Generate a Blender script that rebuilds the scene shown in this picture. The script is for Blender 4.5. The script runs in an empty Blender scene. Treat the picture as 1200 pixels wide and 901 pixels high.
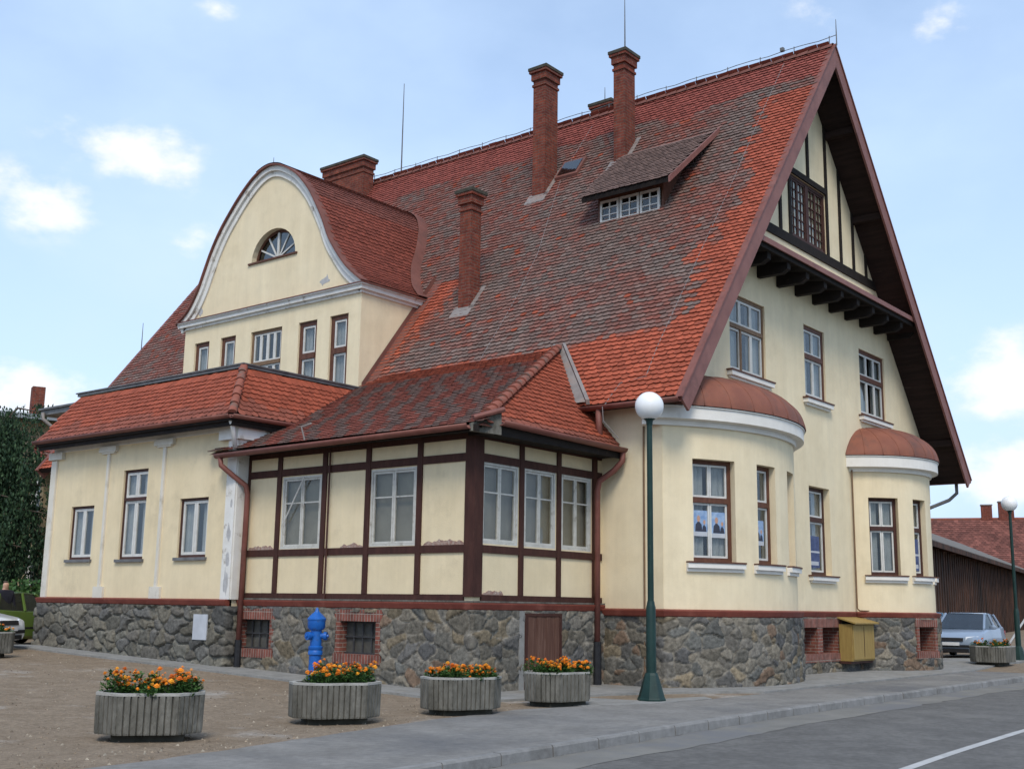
import bpy, bmesh, math, random
import numpy as np
from mathutils import Vector, Matrix, noise as mnoise
from mathutils.geometry import tessellate_polygon
R = math.radians
scn = bpy.context.scene
col = scn.collection
rnd = random.Random(7)

# ------------------------------------------------------------------ camera
def look_camera():
    yaw, pit, rol = 0.8911560916, 0.1879845567, 0.0149213130
    f = Vector((math.sin(yaw)*math.cos(pit), math.cos(yaw)*math.cos(pit), math.sin(pit)))
    r = Vector((math.cos(yaw), -math.sin(yaw), 0)); u = r.cross(f)
    r2 = r*math.cos(rol)+u*math.sin(rol); u2 = -r*math.sin(rol)+u*math.cos(rol)
    c = bpy.data.cameras.new('camera'); o = bpy.data.objects.new('camera', c); col.objects.link(o)
    m = Matrix((r2, u2, -f)).transposed().to_4x4(); m.translation = (0, 0, 1.55)
    o.matrix_world = m
    c.sensor_fit = 'HORIZONTAL'; c.sensor_width = 36; c.lens = 1362.945/1200*36
    c.clip_start = .1; c.clip_end = 3000
    scn.camera = o
look_camera()
# ------------------------------------------------------------------ light
SUN_AZ, SUN_EL = R(230), R(50)          # azimuth clockwise from +Y
sd = Vector((math.sin(SUN_AZ)*math.cos(SUN_EL), math.cos(SUN_AZ)*math.cos(SUN_EL), math.sin(SUN_EL)))
sl = bpy.data.lights.new('sun', 'SUN'); so = bpy.data.objects.new('sun', sl); col.objects.link(so)
sl.energy = 1.5; sl.angle = R(18); sl.color = (1, .93, .82)
so.rotation_euler = sd.to_track_quat('Z', 'Y').to_euler(); so.location = sd*100
scn.view_settings.view_transform = 'Standard'; scn.view_settings.look = 'None'
scn.view_settings.gamma = 1; scn.view_settings.use_curve_mapping = False
scn.view_settings.exposure = 0.60

def make_world():
    w = bpy.data.worlds.new('World'); scn.world = w; w.use_nodes = True
    N, L = w.node_tree.nodes, w.node_tree.links
    N.clear()
    out = N.new('ShaderNodeOutputWorld'); bg = N.new('ShaderNodeBackground')
    sky = N.new('ShaderNodeTexSky'); sky.sky_type = 'NISHITA'; sky.sun_disc = False
    sky.sun_elevation = SUN_EL; sky.sun_rotation = SUN_AZ
    sky.air_density = 1.0; sky.dust_density = 1.0; sky.ozone_density = 1.0; sky.altitude = 200
    bg.inputs[1].default_value = 0.15
    tc = N.new('ShaderNodeTexCoord')
    def mth(op, a, b=None, c=None):
        n = N.new('ShaderNodeMath'); n.operation = op
        for i, v in enumerate((a, b, c)):
            if v is None: continue
            if isinstance(v, (int, float)): n.inputs[i].default_value = v
            else: L.new(v, n.inputs[i])
        return n.outputs[0]
    nrm = N.new('ShaderNodeVectorMath'); nrm.operation = 'NORMALIZE'; L.new(tc.outputs['Generated'], nrm.inputs[0])
    n1 = N.new('ShaderNodeTexNoise'); n1.inputs['Scale'].default_value = 11; n1.inputs['Detail'].default_value = 7
    n1.inputs['Roughness'].default_value = .58
    mp = N.new('ShaderNodeMapping'); mp.inputs['Scale'].default_value = (1, 1, 1.8); L.new(nrm.outputs[0], mp.inputs[0])
    L.new(mp.outputs[0], n1.inputs['Vector'])
    # cumulus clouds standing at fixed directions in the sky: (direction, radius, strength)
    clouds = CLOUDS
    tot = None
    for d, rad, s in clouds:
        dv = N.new('ShaderNodeVectorMath'); dv.operation = 'SUBTRACT'; L.new(nrm.outputs[0], dv.inputs[0])
        dv.inputs[1].default_value = Vector(d).normalized()
        mul = N.new('ShaderNodeVectorMath'); mul.operation = 'MULTIPLY'; L.new(dv.outputs[0], mul.inputs[0]); mul.inputs[1].default_value = (1, 1, 1.7)
        ln = N.new('ShaderNodeVectorMath'); ln.operation = 'LENGTH'; L.new(mul.outputs[0], ln.inputs[0])
        q = mth('MULTIPLY', mth('SUBTRACT', 1.0, mth('DIVIDE', ln.outputs['Value'], rad)), s)
        q = mth('MAXIMUM', q, 0.0)
        tot = q if tot is None else mth('ADD', tot, q)
    n2 = N.new('ShaderNodeTexNoise'); n2.inputs['Scale'].default_value = 3.2; n2.inputs['Detail'].default_value = 6
    L.new(mp.outputs[0], n2.inputs['Vector'])
    nn = mth('SUBTRACT', n1.outputs['Fac'], .5)
    dens = mth('ADD', mth('MULTIPLY', nn, 2.6), mth('SUBTRACT', tot, .18))
    mr = N.new('ShaderNodeMapRange'); mr.interpolation_type = 'SMOOTHSTEP'
    mr.inputs['From Min'].default_value = .05; mr.inputs['From Max'].default_value = .75
    L.new(dens, mr.inputs['Value'])
    gate = mth('MINIMUM', mth('MULTIPLY', tot, 4.0), 1.0)
    cfac = mth('MULTIPLY', mr.outputs[0], gate)
    wisp = N.new('ShaderNodeMapRange'); wisp.inputs['From Min'].default_value = .42; wisp.inputs['From Max'].default_value = .75
    wisp.inputs['To Max'].default_value = .5; L.new(n2.outputs['Fac'], wisp.inputs['Value'])
    # thin milky veil, denser near the horizon
    sep = N.new('ShaderNodeSeparateXYZ'); L.new(nrm.outputs[0], sep.inputs[0])
    veil = N.new('ShaderNodeMapRange'); veil.inputs['From Min'].default_value = .55; veil.inputs['From Max'].default_value = .0
    veil.inputs['To Min'].default_value = VEIL[0]; veil.inputs['To Max'].default_value = VEIL[1]; L.new(sep.outputs['Z'], veil.inputs['Value'])
    m1 = N.new('ShaderNodeMixRGB'); L.new(sky.outputs[0], m1.inputs[1]); m1.inputs[2].default_value = VEILC
    L.new(mth('MINIMUM', mth('ADD', veil.outputs[0], wisp.outputs[0]), 1.0), m1.inputs[0])
    m2 = N.new('ShaderNodeMixRGB'); L.new(m1.outputs[0], m2.inputs[1]); m2.inputs[2].default_value = CLOUDC
    L.new(cfac, m2.inputs[0])
    L.new(m2.outputs[0], bg.inputs[0]); L.new(bg.outputs[0], out.inputs[0])
CLOUDS = [((.942, .276, .192), .075, .80), ((.957, .266, .105), .065, .80), ((.965, .250, .17), .05, .6), ((.468, .804, .367), .065, .62), ((.507, .785, .350), .065, .55), ((.46, .83, .30), .06, .35), ((.57, .76, .31), .05, .38),
          ((.435, .844, .313), .055, .50), ((.544, .789, .285), .05, .42), ((.468, .87, .157), .075, .85), ((.817, .333, .47), .055, .5), ((.853, .264, .45), .05, .55), ((.514, .722, .464), .03, .42), ((.2, .95, .2), .12, .8), ((.99, .0, .15), .14, .9)]
VEIL = (.32, .90); VEILC = (3.0, 3.9, 5.2, 1); CLOUDC = (4.7, 4.8, 4.95, 1)
make_world()

# ------------------------------------------------------------------ materials
MATS = {}
def newmat(name):
    m = bpy.data.materials.new(name); m.use_nodes = True
    N, L = m.node_tree.nodes, m.node_tree.links
    b = N['Principled BSDF']; MATS[name] = m
    return m, N, L, b
def c4(c): return (c[0], c[1], c[2], 1)
def noisy(name, c1, c2, scale=4, rough=.85, bump=.0, bscale=30, c3=None, s3=1.2, stretch=(1, 1, 1), spec=.3, metal=0, lo=.35, hi=.65, f3=(.52, .7), sp=None, st=None):
    m, N, L, b = newmat(name)
    tc = N.new('ShaderNodeTexCoord'); mp = N.new('ShaderNodeMapping'); mp.inputs['Scale'].default_value = stretch
    L.new(tc.outputs['Object'], mp.inputs[0])
    n = N.new('ShaderNodeTexNoise'); n.inputs['Scale'].default_value = scale; n.inputs['Detail'].default_value = 8; n.inputs['Roughness'].default_value = .6
    L.new(mp.outputs[0], n.inputs['Vector'])
    mr = N.new('ShaderNodeMapRange'); mr.inputs['From Min'].default_value = lo; mr.inputs['From Max'].default_value = hi
    L.new(n.outputs['Fac'], mr.inputs['Value'])
    mx = N.new('ShaderNodeMixRGB'); mx.inputs[1].default_value = c4(c1); mx.inputs[2].default_value = c4(c2); L.new(mr.outputs[0], mx.inputs[0])
    last = mx.outputs[0]
    if c3:
        n3 = N.new('ShaderNodeTexNoise'); n3.inputs['Scale'].default_value = s3; n3.inputs['Detail'].default_value = 10; n3.inputs['Roughness'].default_value = .7
        L.new(mp.outputs[0], n3.inputs['Vector'])
        r3 = N.new('ShaderNodeMapRange'); r3.inputs['From Min'].default_value = f3[0]; r3.inputs['From Max'].default_value = f3[1]; L.new(n3.outputs['Fac'], r3.inputs['Value'])
        m3 = N.new('ShaderNodeMixRGB'); L.new(r3.outputs[0], m3.inputs[0]); L.new(last, m3.inputs[1]); m3.inputs[2].default_value = c4(c3); last = m3.outputs[0]
    for q in ([(sp[0], (1, 1, 1), sp[1])] if sp else [])+([(st[0], (1, 1, .07), st[1])] if st else []):
        m4 = N.new('ShaderNodeMapping'); m4.inputs['Scale'].default_value = q[1]; L.new(tc.outputs['Object'], m4.inputs[0])
        n4 = N.new('ShaderNodeTexNoise'); n4.inputs['Scale'].default_value = q[0]; n4.inputs['Detail'].default_value = 6; n4.inputs['Roughness'].default_value = .7; L.new(m4.outputs[0], n4.inputs['Vector'])
        r4 = N.new('ShaderNodeMapRange'); r4.inputs['From Min'].default_value = .3; r4.inputs['From Max'].default_value = .7; r4.inputs['To Min'].default_value = 1-q[2]; r4.inputs['To Max'].default_value = 1+q[2]*.6; L.new(n4.outputs['Fac'], r4.inputs['Value'])
        vm = N.new('ShaderNodeVectorMath'); vm.operation = 'SCALE'; L.new(last, vm.inputs[0]); L.new(r4.outputs[0], vm.inputs['Scale']); last = vm.outputs[0]
    L.new(last, b.inputs['Base Color'])
    b.inputs['Roughness'].default_value = rough; b.inputs['Specular IOR Level'].default_value = spec; b.inputs['Metallic'].default_value = metal
    if bump:
        nb = N.new('ShaderNodeTexNoise'); nb.inputs['Scale'].default_value = bscale; nb.inputs['Detail'].default_value = 6
        L.new(mp.outputs[0], nb.inputs['Vector'])
        bp = N.new('ShaderNodeBump'); bp.inputs['Strength'].default_value = bump; bp.inputs['Distance'].default_value = .02
        L.new(nb.outputs['Fac'], bp.inputs['Height']); L.new(bp.outputs[0], b.inputs['Normal'])
    return m
def attrmat(name, rough=.85, nscale=25, namt=.35, bump=.4, spec=.25, attr='tint'):
    m, N, L, b = newmat(name)
    at = N.new('ShaderNodeAttribute'); at.attribute_name = attr
    tc = N.new('ShaderNodeTexCoord')
    n = N.new('ShaderNodeTexNoise'); n.inputs['Scale'].default_value = nscale; n.inputs['Detail'].default_value = 8; n.inputs['Roughness'].default_value = .65
    L.new(tc.outputs['Object'], n.inputs['Vector'])
    mr = N.new('ShaderNodeMapRange'); mr.inputs['From Min'].default_value = .3; mr.inputs['From Max'].default_value = .7
    mr.inputs['To Min'].default_value = 1-namt; mr.inputs['To Max'].default_value = 1+namt; L.new(n.outputs['Fac'], mr.inputs['Value'])
    vm = N.new('ShaderNodeVectorMath'); vm.operation = 'SCALE'; L.new(at.outputs['Color'], vm.inputs[0]); L.new(mr.outputs[0], vm.inputs['Scale'])
    L.new(vm.outputs[0], b.inputs['Base Color']); b.inputs['Roughness'].default_value = rough; b.inputs['Specular IOR Level'].default_value = spec
    if bump:
        bp = N.new('ShaderNodeBump'); bp.inputs['Strength'].default_value = bump; bp.inputs['Distance'].default_value = .02
        L.new(n.outputs['Fac'], bp.inputs['Height']); L.new(bp.outputs[0], b.inputs['Normal'])
    return m
def brickmat(name, c1, c2, cm, bw=.26, bh=.085, soldier=False, offset=.5):
    m, N, L, b = newmat(name)
    tc = N.new('ShaderNodeTexCoord'); sp = N.new('ShaderNodeSeparateXYZ'); L.new(tc.outputs['Object'], sp.inputs[0])
    ad = N.new('ShaderNodeMath'); ad.operation = 'ADD'; L.new(sp.outputs[0], ad.inputs[0]); L.new(sp.outputs[1], ad.inputs[1])
    cb = N.new('ShaderNodeCombineXYZ')
    if soldier: L.new(sp.outputs[2], cb.inputs[0]); L.new(ad.outputs[0], cb.inputs[1])
    else: L.new(ad.outputs[0], cb.inputs[0]); L.new(sp.outputs[2], cb.inputs[1])
    bt = N.new('ShaderNodeTexBrick'); L.new(cb.outputs[0], bt.inputs['Vector'])
    bt.inputs['Scale'].default_value = 1; bt.inputs['Brick Width'].default_value = bw; bt.inputs['Row Height'].default_value = bh
    bt.inputs['Mortar Size'].default_value = .009; bt.inputs['Mortar Smooth'].default_value = .3; bt.offset = offset
    bt.inputs['Color1'].default_value = c4(c1); bt.inputs['Color2'].default_value = c4(c2); bt.inputs['Mortar'].default_value = c4(cm)
    n = N.new('ShaderNodeTexNoise'); n.inputs['Scale'].default_value = 5; n.inputs['Detail'].default_value = 9; n.inputs['Roughness'].default_value = .7; L.new(tc.outputs['Object'], n.inputs['Vector'])
    mr = N.new('ShaderNodeMapRange'); mr.inputs['From Min'].default_value = .3; mr.inputs['From Max'].default_value = .7; mr.inputs['To Min'].default_value = .55; mr.inputs['To Max'].default_value = 1.3; L.new(n.outputs['Fac'], mr.inputs['Value'])
    vm = N.new('ShaderNodeVectorMath'); vm.operation = 'SCALE'; L.new(bt.outputs['Color'], vm.inputs[0]); L.new(mr.outputs[0], vm.inputs['Scale'])
    L.new(vm.outputs[0], b.inputs['Base Color']); b.inputs['Roughness'].default_value = .9; b.inputs['Specular IOR Level'].default_value = .2
    bp = N.new('ShaderNodeBump'); bp.inputs['Strength'].default_value = .7; bp.inputs['Distance'].default_value = .012; bp.invert = True
    L.new(bt.outputs['Fac'], bp.inputs['Height']); L.new(bp.outputs[0], b.inputs['Normal'])
    return m
def glassmat(name, refl=.22, tint=(.75, .8, .82)):
    m, N, L, b = newmat(name); N.remove(b)
    out = N['Material Output']; tr = N.new('ShaderNodeBsdfTransparent'); tr.inputs[0].default_value = c4(tint)
    gl = N.new('ShaderNodeBsdfGlossy'); gl.inputs['Roughness'].default_value = .03; gl.inputs[0].default_value = (.9, .93, .95, 1)
    lw = N.new('ShaderNodeLayerWeight'); lw.inputs['Blend'].default_value = .35
    tc = N.new('ShaderNodeTexCoord'); n = N.new('ShaderNodeTexNoise'); n.inputs['Scale'].default_value = 2.2; L.new(tc.outputs['Object'], n.inputs['Vector'])
    bp = N.new('ShaderNodeBump'); bp.inputs['Strength'].default_value = .06; bp.inputs['Distance'].default_value = .1; L.new(n.outputs['Fac'], bp.inputs['Height']); L.new(bp.outputs[0], gl.inputs['Normal'])
    mr = N.new('ShaderNodeMapRange'); mr.inputs['To Min'].default_value = refl*.5; mr.inputs['To Max'].default_value = min(1, refl*3.2); L.new(lw.outputs['Facing'], mr.inputs['Value'])
    mx = N.new('ShaderNodeMixShader'); L.new(mr.outputs[0], mx.inputs[0]); L.new(tr.outputs[0], mx.inputs[1]); L.new(gl.outputs[0], mx.inputs[2]); L.new(mx.outputs[0], out.inputs[0])
    return m

noisy('cream', (.755, .635, .425), (.80, .685, .47), 1.3, .9, .25, 60, c3=(.66, .55, .36), s3=.8, f3=(.54, .80), st=(3.2, .07), sp=(2.5, .05))
noisy('cream_wing', (.71, .59, .38), (.755, .635, .42), 1.2, .9, .25, 60, c3=(.57, .475, .31), s3=1.0, f3=(.56, .80), st=(3.5, .06), sp=(2.5, .06))
noisy('white_trim', (.70, .67, .61), (.77, .74, .68), 3, .8, .15, 40, c3=(.5, .47, .42), s3=1.5, f3=(.6, .8))
noisy('worn_cream', (.60, .56, .47), (.66, .62, .54), 3, .85, .2, 40, c3=(.45, .41, .33), s3=2.2, f3=(.56, .72))
noisy('worn_white', (.66, .64, .59), (.74, .73, .69), 3, .85, .2, 40, c3=(.30, .25, .19), s3=2.2, f3=(.56, .66))
noisy('band_paint', (.15, .036, .024), (.20, .052, .034), 3, .7, .2, 40, c3=(.26, .085, .06), s3=2)
noisy('timber', (.040, .014, .010), (.065, .024, .017), 2, .75, .3, 20, stretch=(4, 4, 1), c3=(.10, .05, .035), s3=5, f3=(.58, .75))
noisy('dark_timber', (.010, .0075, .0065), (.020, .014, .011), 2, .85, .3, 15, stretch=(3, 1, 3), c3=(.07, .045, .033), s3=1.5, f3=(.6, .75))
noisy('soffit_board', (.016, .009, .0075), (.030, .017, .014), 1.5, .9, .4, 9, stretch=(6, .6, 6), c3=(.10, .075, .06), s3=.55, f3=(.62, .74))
noisy('verge_board', (.20, .085, .070), (.25, .11, .09), 2, .6, .15, 20, c3=(.15, .065, .055), s3=1.5)
noisy('gutter_brown', (.17, .060, .045), (.22, .085, .065), 3, .55, .1, 20, c3=(.11, .05, .04), s3=2)
noisy('dark_metal', (.10, .10, .10), (.16, .16, .16), 4, .5, .1, 20)
noisy('zinc', (.19, .165, .15), (.27, .245, .225), 4, .5, .1, 20, c3=(.25, .17, .13), s3=2)
noisy('wire', (.19, .17, .165), (.26, .24, .235), 6, .5)
noisy('copper_roof', (.20, .072, .046), (.25, .092, .055), 1.6, .7, .1, 12, c3=(.125, .062, .048), s3=.7, stretch=(1.5, 1.5, .8), f3=(.48, .66))
noisy('flashing', (.155, .060, .045), (.20, .080, .060), 2, .7, .1, 12, c3=(.115, .058, .046), s3=1.3)
noisy('frame_brown', (.085, .034, .020), (.13, .054, .032), 5, .6, .1, 30, stretch=(3, 3, 1))
noisy('frame_dark', (.045, .018, .013), (.075, .030, .022), 5, .6, .1, 30, stretch=(3, 3, 1))
noisy('frame_tan', (.20, .125, .072), (.15, .088, .048), 5, .65, .1, 30, stretch=(3, 3, 1))
noisy('sash_white', (.55, .54, .50), (.64, .63, .59), 6, .6, .1, 30, c3=(.46, .42, .36), s3=4, f3=(.6, .75))
noisy('curtain', (.40, .40, .385), (.50, .50, .485), 3, .9)
noisy('blind', (.27, .25, .205), (.34, .32, .265), 3, .9)
noisy('sash_worn', (.46, .45, .41), (.56, .55, .50), 7, .7, .2, 30, c3=(.27, .24, .19), s3=5, f3=(.55, .7))
noisy('tile_base', (.10, .035, .022), (.06, .028, .02), 3, .95)
attrmat('tile', .8, 16, .30, .35)
attrmat('rubble', .92, 11, .50, .9, .2)
brickmat('chimney_brick', (.215, .055, .032), (.14, .038, .027), (.17, .11, .085))
brickmat('niche_brick', (.235, .080, .056), (.17, .062, .046), (.27, .22, .18), bh=.08)
brickmat('niche_soldier', (.245, .085, .062), (.175, .066, .05), (.29, .24, .20), bw=.34, bh=.078, soldier=True, offset=0)
brickmat('niche_inner', (.10, .05, .04), (.07, .042, .034), (.12, .10, .085))
noisy('soot_cap_foot_shade', (.040, .038, .028), (.075, .07, .055), 4, .95, .4, 15)
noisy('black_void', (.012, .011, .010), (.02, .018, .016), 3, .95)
noisy('door_wood', (.085, .038, .026), (.13, .065, .045), 3, .8, .4, 18, stretch=(7, 7, .5), c3=(.19, .12, .09), s3=3, f3=(.58, .72))
noisy('dirt', (.185, .138, .092), (.265, .207, .146), 2.6, .97, 1.0, 40, c3=(.37, .34, .30), s3=.6, f3=(.57, .70), lo=.3, hi=.7, sp=(16, .40))
noisy('concrete', (.21, .208, .195), (.275, .27, .255), 2.2, .93, .3, 40, c3=(.20, .185, .155), s3=.8, f3=(.52, .7), sp=(9, .18))
noisy('kerb_stone', (.19, .187, .178), (.25, .245, .235), 2.5, .9, .3, 30, c3=(.15, .143, .132), s3=1, sp=(9, .18))
noisy('pavement_asphalt', (.180, .172, .158), (.240, .231, .214), 1.3, .93, .6, 90, c3=(.135, .134, .133), s3=.35, f3=(.48, .66), sp=(9, .22))
noisy('road_asphalt', (.112, .108, .101), (.150, .145, .136), 1.7, .9, .6, 100, c3=(.19, .183, .168), s3=.35, f3=(.55, .74), sp=(9, .28))
noisy('road_dust', (.155, .15, .135), (.20, .192, .172), 1.5, .95, .3, 60, c3=(.15, .15, .15), s3=.8, f3=(.48, .6))
noisy('road_paint', (.36, .36, .35), (.46, .46, .45), 3, .85, .2, 60, c3=(.30, .30, .30), s3=6, f3=(.58, .7))
noisy('grass_field', (.06, .085, .03), (.10, .11, .05), .3, .95, .3, 8)
noisy('planter_concrete', (.110, .104, .086), (.185, .176, .150), 3, .95, .9, 22, c3=(.065, .062, .05), s3=2.3, stretch=(1.6, 1.6, .6), f3=(.48, .68))
noisy('planter_rim', (.30, .29, .26), (.38, .37, .34), 5, .95, .4, 40, c3=(.16, .15, .12), s3=3)
noisy('soil', (.035, .025, .018), (.06, .045, .03), 8, .98, .5, 30)
noisy('marigold_leaf', (.030, .078, .014), (.060, .130, .026), 6, .7)
attrmat('marigold_flower', .6, 40, .2, 0)
attrmat('leaf', .7, 3, .25, 0)
noisy('bark', (.06, .045, .035), (.11, .085, .065), 6, .95, .6, 20, stretch=(3, 3, .7))
noisy('lamp_green', (.004, .022, .018), (.008, .034, .028), 5, .5, .1, 30, spec=.35, c3=(.03, .05, .04), s3=7, f3=(.6, .72))
noisy('lamp_globe', (.80, .80, .78), (.84, .84, .83), 3, .3, spec=.5)
noisy('hydrant_blue', (.004, .085, .36), (.010, .12, .44), 6, .42, .2, 30, spec=.4, c3=(.03, .07, .20), s3=6, f3=(.56, .7))
noisy('hydrant_cap', (.55, .62, .70), (.65, .70, .76), 6, .4)
noisy('cabinet_wood', (.34, .235, .075), (.28, .185, .058), 4, .6, .25, 15, stretch=(5, 5, .6), c3=(.20, .13, .045), s3=2.5, f3=(.55, .75))
noisy('paper', (.42, .44, .47), (.50, .52, .55), 4, .8, c3=(.42, .45, .52), s3=6, f3=(.6, .72))
noisy('poster_blue', (.17, .28, .48), (.34, .45, .60), 9, .6)
noisy('poster_deep_blue', (.04, .055, .13), (.08, .11, .22), 9, .6)
noisy('suit', (.035, .04, .06), (.05, .055, .08), 9, .8)
noisy('skin', (.45, .26, .18), (.50, .30, .21), 9, .6)
noisy('peeled_brick', (.25, .14, .11), (.38, .28, .23), 14, .95, .8, 30, c3=(.45, .40, .35), s3=18)
noisy('peeled_plaster', (.46, .46, .46), (.38, .37, .36), 12, .95, .5, 30)
noisy('barn_board', (.055, .026, .016), (.13, .060, .034), 2.2, .9, .4, 12, stretch=(3.5, 3.5, .35), c3=(.018, .012, .009), s3=.55, f3=(.42, .62), sp=(1.4, .5))
noisy('barn_roof', (.13, .115, .098), (.185, .168, .145), 2, .9, .4, 12, stretch=(1, 1, 1), c3=(.13, .115, .10), s3=1)
noisy('old_house_wall', (.30, .235, .14), (.37, .30, .19), 2, .9, .2, 20, c3=(.28, .22, .15), s3=.8)
noisy('metal_roof', (.20, .22, .235), (.27, .29, .30), 1.5, .5)
noisy('rubber', (.012, .012, .013), (.02, .02, .02), 9, .8)
noisy('chrome', (.5, .5, .5), (.6, .6, .6), 3, .25, metal=.8)
noisy('headlight_glass', (.62, .66, .70), (.78, .80, .82), 25, .15, spec=.6)
noisy('amber_glass', (.6, .22, .03), (.65, .26, .04), 9, .2)
noisy('plate_white', (.62, .62, .62), (.68, .68, .68), 9, .5)
noisy('plastic_black', (.014, .014, .016), (.022, .022, .024), 9, .55)
def carpaint(name, c, rough=.25, metal=.3):
    m = noisy(name, c, tuple(min(1, v*1.08) for v in c), 2, rough, spec=.5, metal=metal)
    m.node_tree.nodes['Principled BSDF'].inputs['Coat Weight'].default_value = .6
carpaint('silver_paint', (.27, .33, .41), .35, .3); carpaint('blue_paint', (.06, .14, .22)); carpaint('white_paint', (.72, .74, .76), .3, 0)
carpaint('green_paint', (.085, .145, .022), .35, 0); carpaint('red_paint', (.34, .035, .03), .35, 0); carpaint('pale_blue_paint', (.32, .42, .52))
glassmat('pane_glass', .055, (.82, .84, .84)); glassmat('pane_dull', .035, (.85, .85, .83)); glassmat('pane_dark', .10, (.45, .48, .5)); glassmat('car_glass', .10, (.2, .25, .28))
noisy('iron_grille', (.03, .03, .032), (.05, .05, .052), 9, .7)
noisy('jacket', (.014, .014, .022), (.02, .02, .03), 9, .9); noisy('trousers', (.03, .032, .045), (.04, .042, .055), 9, .9); noisy('hair', (.05, .035, .025), (.08, .055, .04), 20, .8)
noisy('rail_metal', (.35, .35, .34), (.45, .45, .44), 9, .5)

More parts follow.
